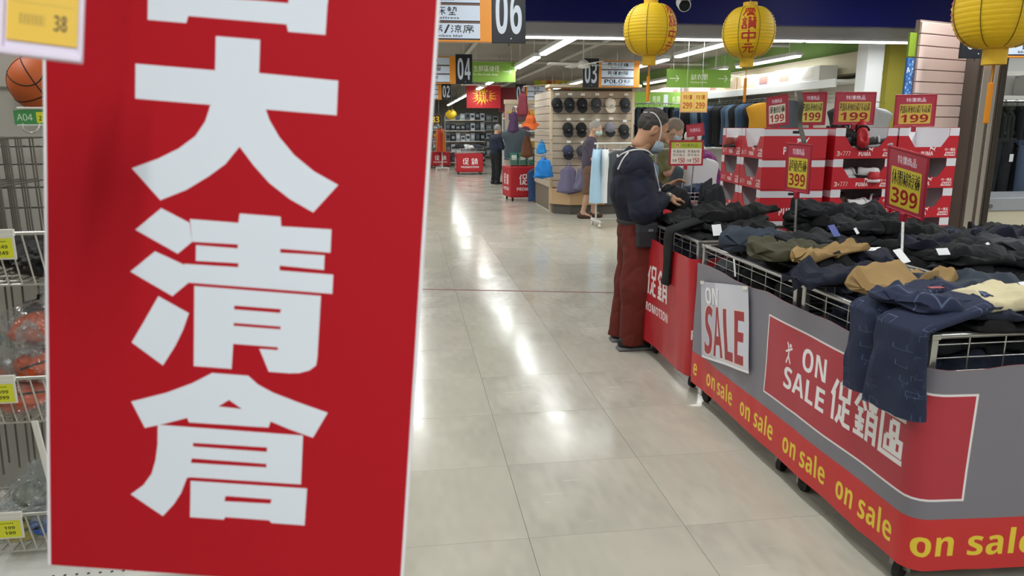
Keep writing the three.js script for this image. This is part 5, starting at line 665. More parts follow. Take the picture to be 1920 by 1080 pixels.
// far shelves
{ const r = rng(77);
  const unit = (x, z, w, label, turn = 0) => { const t = thing('store_shelf', label, 'shelf', [x, 0, z], turn); part(t, 'back_panel', bx(w, 2.0, 0.05, 0, 1.0, -0.2), M(0xd5d2c8, 0.6)); for (let k = 0; k < 5; k++) part(t, 'shelf_board', rb(w, 0.03, 0.42, 0, 0.15 + k * 0.42, 0, 0.005), M(0xe3e1da, 0.5)); parts(t, 'upright', [bx(0.04, 2.0, 0.05, -w / 2, 1.0, -0.16), bx(0.04, 2.0, 0.05, w / 2, 1.0, -0.16)], white); return t; };
  const goods = (x, z, w, label, cols, n = 8) => { for (let k = 0; k < 5; k++) for (let i = 0; i < n; i++) { const hh = 0.2 + r() * 0.14, ci = Math.floor(r() * cols.length), t = thing('boxed_goods', `${cols[ci][1]} boxed goods on the ${label}`, 'box', [x - w / 2 + ((i + 0.5) * w) / n, 0.165 + k * 0.42, z + 0.04], (r() - 0.5) * 0.06, `${cols[ci][1]} goods on the ${label}`); part(t, 'box', rb((w / n) * 0.86, hh, 0.24, 0, hh / 2, 0, 0.008, 1), M(cols[ci][0], 0.5)); part(t, 'front_label', bx((w / n) * 0.6, hh * 0.4, 0.002, 0, hh * 0.55, 0.121), M(cols[(ci + 1) % cols.length][0], 0.5)); } };
  const mix = [[0xcfd6dc, 'white'], [0x37424f, 'dark blue'], [0x5d666e, 'grey'], [0x20262c, 'black'], [0x9aa7ae, 'pale blue']];
  unit(2.35, -30.5, 1.6, 'white shelf unit of packed goods below the starburst sign'); goods(2.35, -30.5, 1.6, 'shelf below the starburst sign', mix, 8);
  unit(4.1, -24.5, 1.9, 'white shelf unit of packed goods beyond the cap wall'); goods(4.1, -24.5, 1.9, 'shelf beyond the cap wall', [...mix, [0xa5303a, 'red'], [0x8a3f52, 'maroon']], 9);
  unit(0.3, -38, 2.6, 'white shelf unit against the far back wall'); goods(0.3, -38, 2.6, 'shelf at the far back wall', [[0xb04a2c, 'rust'], [0xd9b33a, 'yellow'], [0x6f675c, 'taupe'], [0xcfd6dc, 'white']], 8);
  unit(3.3, -37.8, 2.6, 'white shelf unit at the end of the aisle'); goods(3.3, -37.8, 2.6, 'shelf at the aisle end', mix, 8);
  // hanging trousers racks around the far man
  for (let i = 0; i < 8; i++) hung('hanging_garment', D1, [0x2c3036, 0x55565c, 0x6c3038, 0x1b1d22][i % 4], 3.0 + (i % 2) * 0.1, 1.5, -18.6 - i * 0.3, 1.4, ['charcoal', 'grey', 'dark red', 'black'][i % 4] + ' garment hanging in front of the far man', 'garment', 'garments before the far man ' + (i % 4));
  rack(3.05, -19.7, 2.4, 1.57, PI / 2, 'white clothes rack in front of the far man in navy');
  // small lantern cluster and 83 sign
  for (const [x, y, z] of [[1.52, 2.0, -27], [1.66, 2.02, -27.2], [1.6, 1.97, -26.8]]) { const t = thing('small_lantern', 'small yellow lantern in the cluster far down the aisle', 'lantern', [x, y, z], 0, 'far lantern cluster'); part(t, 'paper_body', sph(0.14, 0, 0, 0, 18, 12).scale(1, 0.9, 1), M(0xe8c01c, 0.6)); parts(t, 'collar', [cyl(0.05, 0.05, 0, 0.13, 0), cyl(0.05, 0.05, 0, -0.13, 0)], M(0xd9ae22, 0.6)); part(t, 'cord', bar([0, 0.15, 0], [0, 3.02 - y, 0], 0.004, 5), M(0x8c8470, 0.7)); }
  const t = thing('number_sign', 'orange sign with yellow 83 hanging far down the aisle', 'sign', [0.95, 1.83, -27]); part(t, 'board', rb(0.55, 0.3, 0.03, 0, 0, 0, 0.005), M(0xd0642c, 0.5)); part(t, 'print', new THREE.PlaneGeometry(0.54, 0.29).translate(0, 0, 0.016), texMat(canvas(256, 140, (c) => { c.fillStyle = '#cf5f2c'; c.fillRect(0, 0, 256, 140); c.fillStyle = '#1c1a18'; c.fillRect(86, 0, 170, 140); fit(c, '83', 100, 18, 130, 104, '#f0c92c'); fit(c, '$', 24, 40, 34, 60, '#f2d9c0'); }), 0.5)); parts(t, 'hanging_wire', [bar([-0.2, 0.15, 0], [-0.2, 1.19, 0], 0.004, 5), bar([0.2, 0.15, 0], [0.2, 1.19, 0], 0.004, 5)], chrome);
}
// ---------- men's department against the partition ----------
{
  const sh = thing('wall_shelf', 'long white wall shelf above the hanging clothes', 'shelf', [6.4, 2.2, -14.5]); part(sh, 'board', rb(0.5, 0.04, 8.6, 0, 0, 0, 0.006), white); part(sh, 'fascia', rb(0.03, 0.12, 8.6, -0.25, -0.03, 0, 0.006), M(0xe8eaea, 0.5)); parts(sh, 'bracket', [-3, 0, 3].map((k) => bx(0.4, 0.16, 0.03, 0.05, -0.1, k)), white); part(sh, 'hanging_rail', bar([-0.1, -0.16, -4.2], [-0.1, -0.16, 4.2], 0.014, 8), chrome);
  const r = rng(9), cols = [[0xf0efe9, 'white'], [0xf2d9b8, 'peach'], [0xe6a8b2, 'pink'], [0xd9cdea, 'lilac'], [0xf3e6c4, 'cream']]; for (let i = 0; i < 11; i++) { const [c, n] = cols[[2, 2, 0, 0, 0, 4, 1, 1, 3, 0, 0][i]], t = thing('shelf_box', `${n} printed box standing on the long wall shelf`, 'box', [6.3, 2.22, -18.2 + i * 0.72], 0, n + ' boxes on the wall shelf'); part(t, 'box', rb(0.3, 0.22 + 0.03 * (i % 2), 0.66, 0, 0.12, 0, 0.01), M(c, 0.5)); part(t, 'front_picture', bx(0.002, 0.12, 0.3, -0.152, 0.12, 0), M([0xc9b0a0, 0xe8e4dc, 0xb98f86][i % 3], 0.5)); }
  for (let i = 0; i < 26; i++) { const c = [0x14161a, 0x1b1d22, 0x101114, 0x465a70, 0x566d86, 0x141518, 0x3f5268, 0x25405f][i % 8]; hung('hanging_jacket', i % 3 ? D2 : D3, c, 6.22, 1.98, -17.6 + i * 0.2, 0.15 + 0.1 * r(), ['black', 'charcoal', 'jet black', 'denim blue', 'faded denim', 'black', 'steel blue', 'indigo'][i % 8] + ' jacket hanging under the long wall shelf', 'jacket', 'jackets under the wall shelf ' + ['black', 'charcoal', 'jet black', 'denim blue', 'faded denim', 'black', 'steel blue', 'indigo'][i % 8]); }
  hung('hanging_tee', drapeGeo(0.56, 0.62, 0.12, 5, 0.62), 0xc08a1e, 6.05, 1.96, -12.1, -0.1, 'mustard yellow tee hanging face-out under the wall shelf', 'shirt', undefined, 0x18181a); hung('hanging_tee', drapeGeo(0.5, 0.62, 0.12, 8, 0.62), 0x555a64, 6.1, 1.96, -11.45, -0.1, 'grey tee hanging beside the mustard yellow tee', 'shirt', undefined, 0x18181a); hung('hanging_tee', drapeGeo(0.5, 0.62, 0.12, 12, 0.62), 0xd4d6da, 5.95, 1.8, -9.0, -0.1, 'white tee with black collar hanging below the mustard wall', 'shirt', undefined, 0x18181a); hung('hanging_tee', drapeGeo(0.5, 0.5, 0.12, 13, 0.62), 0x1a1b1e, 5.78, 1.82, -9.2, -0.1, 'black tee hanging beside the white tee below the mustard wall', 'shirt', undefined, 0x18181a);
  // trousers racks beyond the green-shirted man
  for (let i = 0; i < 22; i++) hung('hanging_trousers', P1, [0x1d222a, 0x35465c, 0x8b97a2, 0xc9ced2, 0x28323e][i % 5], 4.3 + (i % 11) * 0.12, i < 11 ? 1.95 : 1.6, -15.2, 1.4, ['black', 'denim', 'grey', 'pale', 'navy'][i % 5] + ` trousers on the ${i < 11 ? 'upper' : 'lower'} rail beyond the green-shirted man`, 'trousers', `trousers on the far double rail ${i < 11} ${i % 5}`);
  const dr = thing('double_rail', 'double chrome clothes rail beyond the green-shirted man', 'clothes rail', [4.9, 0, -15.2]); parts(dr, 'upright', [bar([-0.75, 0, 0], [-0.75, 2.05, 0], 0.016, 8), bar([0.8, 0, 0], [0.8, 2.05, 0], 0.016, 8)], chrome); parts(dr, 'rail', [bar([-0.75, 2.03, 0], [0.8, 2.03, 0], 0.014, 8), bar([-0.75, 1.68, 0], [0.8, 1.68, 0], 0.014, 8)], chrome); parts(dr, 'foot', [rb(0.06, 0.03, 0.5, -0.75, 0.015, 0, 0.01), rb(0.06, 0.03, 0.5, 0.8, 0.015, 0, 0.01)], chrome);
  const os = thing('price_poster', 'orange and white price poster above the green-shirted man', 'poster', [3.63, 1.86, -9.2]); part(os, 'board', rb(0.36, 0.26, 0.015, 0, 0, 0, 0.003), M(0xe9a765, 0.5)); part(os, 'print', new THREE.PlaneGeometry(0.35, 0.25).translate(0, 0, 0.008), texMat(canvas(256, 180, (c) => { c.fillStyle = '#f0b585'; c.fillRect(0, 0, 256, 180); c.fillStyle = '#f0d060'; c.fillRect(10, 10, 112, 160); c.fillRect(134, 10, 112, 160); for (const x of [20, 144]) { line(c, '特價', x, 26, 90, 44, '#b5502c'); fit(c, '299', x, 92, 90, 56, '#c2412a'); } }), 0.5)); parts(os, 'hanging_wire', [bar([-0.1, 0.13, 0], [-0.1, 1.15, 0], 0.003, 5), bar([0.1, 0.13, 0], [0.1, 1.15, 0], 0.003, 5)], chrome);
  hung('hanging_shirt', drapeGeo(0.42, 0.7, 0.12, 15), 0x7f98ac, 2.42, 1.24, -7.6, 0.1, 'light blue shirt hanging behind the man with the mask at his chin', 'shirt', undefined, 0xd8dde0); hung('hanging_shirt', drapeGeo(0.38, 0.6, 0.12, 16), 0x6f858f, 3.0, 1.12, -8.3, 0.1, 'grey blue shirt hanging beneath the 150 sign', 'shirt'); hung('hanging_shirt', drapeGeo(0.4, 0.5, 0.14, 17), 0xd2d4d8, 3.32, 1.2, -8.1, 0.1, 'white shirt with a red print hanging beside the woman in purple', 'shirt');
  const rr = thing('low_rail', 'low chrome clothes rail behind the crimson promotion bin', 'clothes rail', [2.9, 0, -8.05]); parts(rr, 'upright', [bar([-0.2, 0, 0.185], [-0.2, 1.32, 0.185], 0.014, 8), bar([0.75, 0, -0.1], [0.75, 1.32, -0.1], 0.014, 8)], chrome); parts(rr, 'rail', bar([-0.75, 1.31, 0.35], [0.75, 1.31, -0.1], 0.012, 8), chrome);
}
// ---------- chrome-edged column, pink slat wall, counter and rack beside it ----------
{
  const t = thing('slat_wall_panel', 'pale pink slat wall panel behind the shoe cartons', 'slat wall', [4.8, 0, -6.28], 0.35);
  part(t, 'core_panel', bx(0.72, 2.46, 0.04, 0, 1.23, -0.03), M(0x8f7d75, 0.7)); for (let k = 0; k < 24; k++) part(t, 'slat', rb(0.72, 0.094, 0.022, 0, 0.06 + k * 0.1015, 0, 0.004, 1), M(0xdfc8c0, 0.55));
  const s = thing('blue_poster', 'narrow blue snowy poster on the edge of the slat wall', 'poster', [4.72, 1.95, -6.29], 0.35); part(s, 'board', rb(0.16, 0.34, 0.02, -0.3, 0.02, 0, 0.003), M(0x3a6fb5, 0.5)); part(s, 'print', new THREE.PlaneGeometry(0.155, 0.335).translate(-0.3, 0.02, 0.0106), texMat(canvas(128, 270, (c) => { c.fillStyle = '#3b74bd'; c.fillRect(0, 0, 128, 270); const r = rng(2); for (let i = 0; i < 90; i++) { c.fillStyle = ['#d8e6f4', '#7fb0e0', '#24508f'][i % 3]; c.beginPath(); c.arc(r() * 128, r() * 270, 3 + r() * 9, 0, 7); c.fill(); } }), 0.5)); part(s, 'green_header', rb(0.16, 0.2, 0.02, -0.3, 0.3, 0, 0.003), M(0x8aa832, 0.5));
  const c = thing('chrome_column', 'square column with brushed chrome cladding beside the pink slats', 'column', [5.22, 0, -6.28], -0.1);
  part(c, 'core', bx(0.26, 3.3, 0.26, 0.02, 1.65, -0.02), M(0x5b564f, 0.5, 0.2)); parts(c, 'chrome_strip', [rb(0.075, 3.3, 0.02, -0.045, 1.65, 0.118, 0.006), rb(0.04, 3.3, 0.016, 0.045, 1.65, 0.116, 0.006)], M(0xcfc9be, 0.28, 0.7)); parts(c, 'corner_bead', [rb(0.02, 3.3, 0.02, -0.11, 1.65, 0.115, 0.006), rb(0.05, 3.3, 0.02, 0.115, 1.65, 0.115, 0.006)], M(0x4a453f, 0.4, 0.6));
  const k = thing('counter', 'low counter with grey top band and cream front beside the column', 'counter', [6.1, 0, -6.75]); part(k, 'cabinet', rb(1.5, 0.74, 0.6, 0, 0.37, 0, 0.01), M(0xd9d2bc, 0.55)); part(k, 'top_band', rb(1.54, 0.13, 0.64, 0, 0.805, 0, 0.012), M(0xa3a7ae, 0.45)); part(k, 'band_knob', cyl(0.02, 0.03, 0, 0, 0, 12).rotateX(PI / 2).translate(-0.5, 0.79, 0.33), M(0x6c6f74, 0.4));
  const w = thing('wall_bay', 'white metal display bay of dark trousers beyond the counter', 'display bay', [7.2, 0, -7.6]); part(w, 'back_panel', bx(2.2, 2.5, 0.06, 0, 1.25, -0.24), M(0xd5d6d4, 0.6)); parts(w, 'post', [bx(0.06, 2.5, 0.06, -1.05, 1.25, -0.1), bx(0.06, 2.5, 0.06, 0.1, 1.25, -0.1)], white); parts(w, 'crossbar', [bx(2.2, 0.06, 0.06, 0, 2.42, -0.1), bx(2.2, 0.05, 0.05, 0, 2.13, -0.1), bx(2.2, 0.05, 0.06, 0, 1.86, 0)], white); part(w, 'bin_box', rb(0.3, 0.22, 0.2, -0.2, 2.0, -0.05, 0.01), M(0xb7b7b2, 0.6)); parts(w, 'rail', bar([-1.05, 1.82, 0.1], [1.05, 1.82, 0.1], 0.014, 8), chrome);
  const r = rng(31); for (let i = 0; i < 12; i++) { const c2 = [0x15181d, 0x181b20, 0x1a1c1e, 0x23281f, 0x14171c][i % 5]; hung('hanging_trousers', i % 2 ? P1 : D2, c2, 6.24 + i * 0.07, 1.76, -7.44 + (i % 2) * 0.06, 1.1 + r() * 0.3, ['ink black', 'soft black', 'dark grey', 'dark olive', 'blue black'][i % 5] + ' trousers on the bay rail beyond the counter', 'trousers', 'bay trousers ' + (i % 5), 0x1a1a1a, i % 2 ? 0xdfe3e8 : undefined); }
  const big = pantsGeo(0.34, 0.72, 0.1, 3); hung('hanging_trousers', big, 0x14171e, 6.32, 1.42, -7.22, 0.1, 'black trousers hanging front-on above the counter', 'trousers', undefined, 0x1a1a1a, 0xe4e8ee); hung('hanging_trousers', big, 0x47566e, 6.68, 1.4, -7.2, 0.1, 'steel blue trousers hanging front-on above the counter', 'trousers', undefined, 0x1a1a1a, 0xe4e8ee); hung('hanging_trousers', big, 0x33363a, 6.5, 1.5, -7.32, 0.3, 'dark grey trousers hanging between the black and blue pairs', 'trousers', undefined, 0x1a1a1a, 0xe4e8ee);
  const tk = thing('rail_sign', 'small yellow sign clipped on the bay rail', 'sign', [6.38, 1.9, -7.4]); part(tk, 'card', rb(0.12, 0.07, 0.004, 0, 0, 0, 0.001), M(0xd9d632, 0.5)); part(tk, 'clip', rb(0.02, 0.03, 0.01, 0, -0.04, 0, 0.003), chrome);
}
// ---------- people (facing +x in their own axes, y up, their right hand on +z) ----------
function frameM(o, fwd, up) { const X = new THREE.Vector3(...fwd).normalize(), Z = X.clone().cross(new THREE.Vector3(...up)).normalize(), Y = Z.clone().cross(X); return new THREE.Matrix4().makeBasis(X, Y, Z).setPosition(...o); }
function headGeo(cell) {
  return nets((x, y, z) => {
    const az = Math.abs(z); let d = ball(x, y, z, [-0.012, 0.03, 0], [0.1, 0.1, 0.079]);
    d = smin(d, ball(x, y, z, [0.028, -0.04, 0], [0.068, 0.08, 0.06]), 0.045); d = smin(d, ball(x, y, z, [0.062, -0.098, 0], [0.028, 0.022, 0.03]), 0.03);
    d = smin(d, capsule(x, y, z, [0.09, 0.002, 0], [0.11, -0.032, 0], 0.008, 0.014), 0.016); d = smin(d, capsule(x, y, az, [0.09, 0.02, 0], [0.072, 0.02, 0.045], 0.01, 0.008), 0.015); d = smin(d, ball(x, y, az, [0.07, -0.025, 0.042], [0.025, 0.022, 0.018]), 0.02);
    d = smin(d, Math.max(ball(x, y, az, [-0.008, -0.012, 0.08], [0.024, 0.036, 0.014]), -ball(x, y, az, [0.0, -0.008, 0.096], [0.013, 0.02, 0.01])), 0.008);
    d = Math.max(d, -(ball(x, y, az, [0.103, 0.0, 0.032], [0.02, 0.011, 0.019]) ), -capsule(x, y, az, [0.1, -0.066, 0], [0.092, -0.066, 0.022], 0.003, 0.002)); d = smin(d, capsule(x, y, az, [0.094, -0.06, 0], [0.087, -0.061, 0.016], 0.005, 0.003), 0.006); d = smin(d, capsule(x, y, az, [0.092, -0.074, 0], [0.086, -0.073, 0.014], 0.006, 0.003), 0.006);
    d = smin(d, capsule(x, y, z, [-0.025, -0.06, 0], [-0.04, -0.13, 0], 0.055, 0.056), 0.04); return d;
  }, [-0.14, -0.16, -0.12], [0.15, 0.15, 0.12], cell);
}
const HEAD = headGeo(0.005), EYES = merge([sph(0.011, 0.084, 0.001, 0.032, 10, 8), sph(0.011, 0.084, 0.001, -0.032, 10, 8)]), PUPIL = merge([sph(0.0055, 0.0925, 0.001, 0.032, 8, 6), sph(0.0055, 0.0925, 0.001, -0.032, 8, 6)]), BROWS = merge([-1, 1].map((s) => tube([[0.1, 0.026, s * 0.016], [0.098, 0.03, s * 0.032], [0.086, 0.026, s * 0.05]], 0.004, 10, 5)));
const hairGeo = (front, low, amp, cell = 0.006) => nets((x, y, z) => { const d = ball(x, y, z, [-0.016, 0.034, 0], [0.108, 0.108, 0.087]) + amp * noise(x * 60, y * 60, z * 60), ear = -ball(x, y, Math.abs(z), [0.002, -0.016, 0.09], [0.034, 0.038, 0.03]); const edge = x - (front + 0.75 * y - 0.35 * Math.max(0, 0.02 - y)); return Math.max(d, edge * 0.8, low - y, ear); }, [-0.15, -0.14, -0.12], [0.13, 0.17, 0.12], cell);
const MASK = nets((x, y, z) => { const o = ball(x, y, z, [0.042, -0.05, 0], [0.079, 0.066, 0.07]); return Math.max(Math.max(o, -(o + 0.005)), 0.03 - x, y - (-0.002 - Math.abs(z) * 0.15), -0.125 - y); }, [0.0, -0.14, -0.1], [0.14, 0.04, 0.1], 0.0045);
function handGeo(curl, spread = 1) {
  const chain = (d, x, y, z, pts, r0) => { for (let i = 0; i < pts.length - 1; i++) d = smin(d, capsule(x, y, z, pts[i], pts[i + 1], r0 - i * 0.0008, r0 - (i + 1) * 0.0008), 0.006); return d; };
  const fingers = [[-0.029, 0.068, 0.0078], [-0.01, 0.08, 0.0086], [0.01, 0.084, 0.0088], [0.03, 0.076, 0.0086]].map(([z, L, r]) => { const pts = [[0.07, 0, z * 0.92]]; let a = 0, px = 0.084, py = 0; pts.push([px, py, z * spread]); for (const [k, f] of [[0.48, 0.45], [0.3, 1], [0.22, 1]]) { a += curl * f * 0.75; px += Math.cos(a) * L * k; py -= Math.sin(a) * L * k; pts.push([px, py, z * spread]); } return [pts, r]; });
  const thumb = [[0.014, -0.004, 0.022], [0.042, -0.014, 0.046], [0.066, -0.024, 0.05], [0.088, -0.032, 0.042]];
  return nets((x, y, z) => { let d = smin(capsule(x, y, z, [0.0, 0, -0.004], [0.03, 0, 0], 0.024, 0.024), capsule(x, y * 1.25, z, [0.028, 0, -0.016], [0.078, 0, -0.022], 0.019, 0.0135), 0.02); d = smin(d, capsule(x, y * 1.25, z, [0.028, 0, 0.014], [0.078, 0, 0.023], 0.02, 0.0135), 0.02); let f = 9; for (const [p, r] of fingers) f = Math.min(f, chain(9, x, y, z, p, r)); d = smin(d, f, 0.007); return smin(d, chain(9, x, y, z, thumb, 0.0108), 0.012); }, [-0.04, -0.1, -0.06], [0.19, 0.04, 0.075], 0.0042);
}
function figure(t, s, skinC) { // s: joints; one continuous skin mesh
  const S1 = s.k ?? 1, cap = (x, y, z, a, b, ra, rb_) => capsule(x, y, z, a, b, ra, rb_);
  const body = nets((x, y, z) => {
    let d = 9; const u = (a, b, ra, rb_, k = 0.05) => { d = smin(d, cap(x, y, z, a, b, ra * S1, rb_ * S1), k); };
    u(s.pelvis, s.chest, 0.11, 0.12); u(s.chest, s.neck, 0.1, 0.055); u(s.neck, s.headBase, 0.054, 0.052, 0.03); u(s.shR, s.shL, 0.06, 0.06);
    for (const q of ['R', 'L']) { u(s['hip' + q], s['knee' + q], 0.085, 0.055); u(s['knee' + q], s['ank' + q], 0.054, 0.036); u(s['ank' + q], s['toe' + q], 0.036, 0.03); u(s['sh' + q], s['el' + q], 0.05, 0.04); u(s['el' + q], s['wr' + q], 0.039, 0.027); }
    return d;
  }, s.lo, s.hi, 0.014);
  const geos = [body, HEAD.clone().applyMatrix4(s.headM)];
  for (const q of ['R', 'L']) { const m = frameM(s['wr' + q], s['handDir' + q], s['handUp' + q]); const g = (s['hand' + q] || HAND).clone(); if (q === 'L' ) g.scale(1, 1, -1); if (q === 'L') { const ix = g.index.array; for (let i = 0; i < ix.length; i += 3) { const w = ix[i]; ix[i] = ix[i + 1]; ix[i + 1] = w; } g.computeVertexNormals(); } geos.push(g.applyMatrix4(m)); }
  const b = part(t, 'body', geos, M(skinC, 0.55, 0, { sheen: 0.15 }));
  part(t, 'eyes', [EYES.clone().applyMatrix4(s.headM)], M(0xdad6d0, 0.3)); part(t, 'pupils', [PUPIL.clone().applyMatrix4(s.headM)], M(0x1c1512, 0.3));
  return b;
}
const HAND = handGeo(0.7), HANDGRIP = handGeo(1.25, 0.95);
const cloudy = (x, y, z, f, a, s) => a * noise(x * f, y * f, z * f + s);
function garmentNet(s, parts, extra, cell = 0.012) { return nets((x, y, z) => { let d = 9; for (const [a, b, ra, rb_, k, sz] of parts) { const zz = sz ? z * sz : z, A = sz ? [a[0], a[1], a[2] * sz] : a, B = sz ? [b[0], b[1], b[2] * sz] : b; d = smin(d, capsule(x, y, zz, A, B, ra, rb_), k ?? 0.05); } return extra(d, x, y, z); }, s.lo, s.hi, cell); }
const crease = (x, y, z, s) => { const n = noise(x * 7 + s, y * 9, z * 7), w = Math.abs(noise(x * 11 + y * 9 + s, y * 15 - x * 8, z * 11 + s)); return 0.008 * n + 0.018 * (0.35 - Math.min(0.35, w)) ; };
const folds = (x, y, z, s) => crease(x, y, z, s);

// the shopper at the red promotion bin
{
  const t = thing('person', 'person in navy jacket and rust trousers with mask at chin, sorting bin clothes', 'person', [1.535, 0, -4.96]);
  const s = { lo: [-0.32, -0.02, -0.42], hi: [0.5, 1.5, 0.42], pelvis: [0.07, 0.9, 0], chest: [0.0, 1.24, 0], neck: [0.035, 1.37, 0], headBase: [0.1, 1.45, 0], shR: [0.0, 1.29, 0.17], shL: [0.03, 1.29, -0.17], elR: [0.01, 1.0, 0.24], elL: [0.1, 1.01, -0.22], wrR: [0.205, 1.085, 0.16], wrL: [0.27, 1.12, -0.09], hipR: [0.07, 0.86, 0.09], hipL: [0.07, 0.86, -0.09], kneeR: [0.04, 0.46, 0.11], kneeL: [0.07, 0.46, -0.11], ankR: [0.0, 0.09, 0.115], ankL: [0.01, 0.09, -0.12], toeR: [0.14, 0.04, 0.12], toeL: [0.15, 0.04, -0.11], handDirR: [1, -0.08, -0.12], handUpR: [0.1, 0.9, 0.5], handDirL: [0.7, 0.5, 0.15], handUpL: [-0.4, 0.8, -0.4], handR: HANDGRIP, handL: HAND };
  s.headM = frameM([0.14, 1.535, 0], [0.88, -0.42, 0.06], [0.42, 0.9, 0]);
  figure(t, s, 0xb98a6c);
  const H = (g) => g.clone().applyMatrix4(s.headM);
  part(t, 'hair', H(hairGeo(0.0, -0.1, 0.005)), M(0x3d3835, 0.75), 'thinning grey-black hair'); part(t, 'eyebrows', H(BROWS), M(0x2c2725, 0.8));
  part(t, 'face_mask', H(MASK.clone().translate(0.012, -0.052, 0).scale(0.92, 0.9, 0.95)), M(0xa9bccb, 0.8), 'pale blue mask pulled down to the chin');
  part(t, 'mask_strap', [tube([[0.06, -0.095, 0.06], [0.05, -0.05, 0.079], [0.035, 0.0, 0.088], [0.0, 0.05, 0.092], [-0.06, 0.085, 0.074], [-0.115, 0.07, 0.02]].map((p) => p), 0.0038, 30, 6)].map((g) => H(g)), M(0xdedede, 0.7));
  const jp = [[[0.07, 0.92, 0], [0.02, 1.12, 0], 0.15, 0.15, 0.06, 0.82], [[0.02, 1.12, 0], [0.0, 1.25, 0], 0.15, 0.125, 0.06, 0.82], [[0, 1.29, 0.15], [0.02, 1.29, -0.15], 0.075, 0.075, 0.08], [[0.0, 1.26, 0], [0.03, 1.37, 0], 0.1, 0.066, 0.05], [s.shR, s.elR, 0.082, 0.082, 0.06], [s.elR, [0.16, 1.07, 0.17], 0.08, 0.052, 0.05], [s.shL, s.elL, 0.082, 0.08, 0.06], [s.elL, [0.22, 1.1, -0.1], 0.078, 0.052, 0.05]];
  part(t, 'jacket', garmentNet(s, jp, (d, x, y, z) => { d += folds(x, y, z, 1) - 0.006; d = Math.max(d, 0.885 + 0.02 * noise(x * 6, z * 6) - y, y - 1.405 - 0.25 * (0.03 - x)); return Math.max(d, -capsule(x, y, z, [0.1, 1.45, 0], [0.03, 1.36, 0], 0.075, 0.05)); }, 0.0085), fabric(0x0c1128, 0.8), 'navy blue zip jacket');
  part(t, 'collar', garmentNet({ lo: [-0.12, 1.28, -0.15], hi: [0.2, 1.5, 0.15] }, [[[0.02, 1.35, 0], [0.05, 1.405, 0], 0.078, 0.076, 0.03]], (d, x, y, z) => Math.max(d, -(d + 0.009), y - (1.41 - 0.35 * (x - 0.02)), 1.31 - y), 0.008), fabric(0x11141c, 0.8));
  part(t, 'trousers', garmentNet(s, [[[0.07, 0.92, 0], [0.075, 0.84, 0], 0.135, 0.145, 0.05, 0.85], [[0.085, 0.84, 0.085], [0.045, 0.46, 0.115], 0.145, 0.125, 0.05], [[0.045, 0.46, 0.115], [0.0, 0.03, 0.115], 0.12, 0.082, 0.05], [[0.08, 0.84, -0.085], [0.06, 0.46, -0.115], 0.128, 0.11, 0.05], [[0.06, 0.46, -0.115], [0.0, 0.03, -0.13], 0.11, 0.098, 0.05]], (d, x, y, z) => Math.max(d + folds(x, y * 0.6, z, 7) - 0.006, y - 0.93, 0.045 - y, -capsule(x, y, z, [-0.005, 0.06, 0.115], [-0.005, -0.1, 0.115], 0.06, 0.08), -capsule(x, y, z, [0, 0.06, -0.13], [0, -0.1, -0.13], 0.06, 0.08)), 0.011), fabric(0x621b10, 0.85), 'loose rust red trousers');
  part(t, 'belt', new THREE.TorusGeometry(0.15, 0.014, 8, 40).rotateX(PI / 2).scale(1, 1.3, 1.15).translate(0.07, 0.905, 0), M(0x2c2a2a, 0.6));
  for (const [a, z] of [[0.045, 0.115], [0.06, -0.115]]) { const sh = part(t, 'shoe', nets((x, y, zz) => Math.max(smin(capsule(x, y, zz, [-0.1 + a, 0.05, z], [0.1 + a, 0.038, z + 0.012], 0.046, 0.04), capsule(x, y, zz, [-0.07 + a, 0.075, z], [-0.02 + a, 0.07, z], 0.042, 0.04), 0.03), 0.014 - y), [-0.2, -0.01, z - 0.08], [0.2, 0.14, z + 0.09], 0.008), M(0x16171a, 0.6)); part(sh, 'sole', rb(0.3, 0.026, 0.094, a, 0.013, z + 0.006, 0.012, 3), M(0x6d6d70, 0.7)); part(sh, 'laces', [0, 1, 2].map((k) => bar([0.03 + a + k * 0.02, 0.083 - k * 0.006, z - 0.015], [0.03 + a + k * 0.02, 0.083 - k * 0.006, z + 0.025], 0.003, 5)), M(0x2b2b2e, 0.7)); }
  const pouch = part(t, 'belt_pouch', rb(0.14, 0.17, 0.05, 0.04, 0.84, 0.245, 0.018, 3), M(0x2a2c33, 0.65), 'dark grey belt pouch with flap'); part(pouch, 'flap', rb(0.145, 0.075, 0.056, 0.04, 0.888, 0.246, 0.014, 3), M(0x31343b, 0.6)); part(pouch, 'buckle', rb(0.035, 0.018, 0.01, 0.06, 0.875, 0.276, 0.004), M(0xb9b9ba, 0.3, 0.8));
  part(t, 'lanyard', [tube([[0.115, 1.36, 0.085], [0.06, 1.395, 0.11], [-0.02, 1.4, 0.11], [-0.085, 1.375, 0.06], [-0.1, 1.35, 0.0], [-0.09, 1.36, -0.06]], 0.007, 30, 6), tube([[-0.06, 1.385, 0.1], [-0.1, 1.34, 0.115], [-0.13, 1.27, 0.1]], 0.007, 16, 6)], M(0xd6d4d2, 0.7), 'white cord round the shoulders');
  part(t, 'badge', [rb(0.022, 0.05, 0.006, 0.165, 1.115, 0.1, 0.002), tube([[0.13, 1.3, 0.07], [0.15, 1.22, 0.09], [0.165, 1.14, 0.1]], 0.003, 12, 5)], M(0xe0e0e2, 0.5));
  const wt = part(t, 'wristwatch', [new THREE.TorusGeometry(0.03, 0.0065, 8, 24).rotateY(PI / 2).translate(0, 0, 0), cyl(0.017, 0.009, 0, 0.03, 0.008, 16)].map((g) => g.applyMatrix4(frameM([0.212, 1.085, 0.158], [1, 0.05, -0.15], [0, 0.7, 0.7]))), M(0xc9c6bb, 0.25, 0.8), 'steel wristwatch');
}
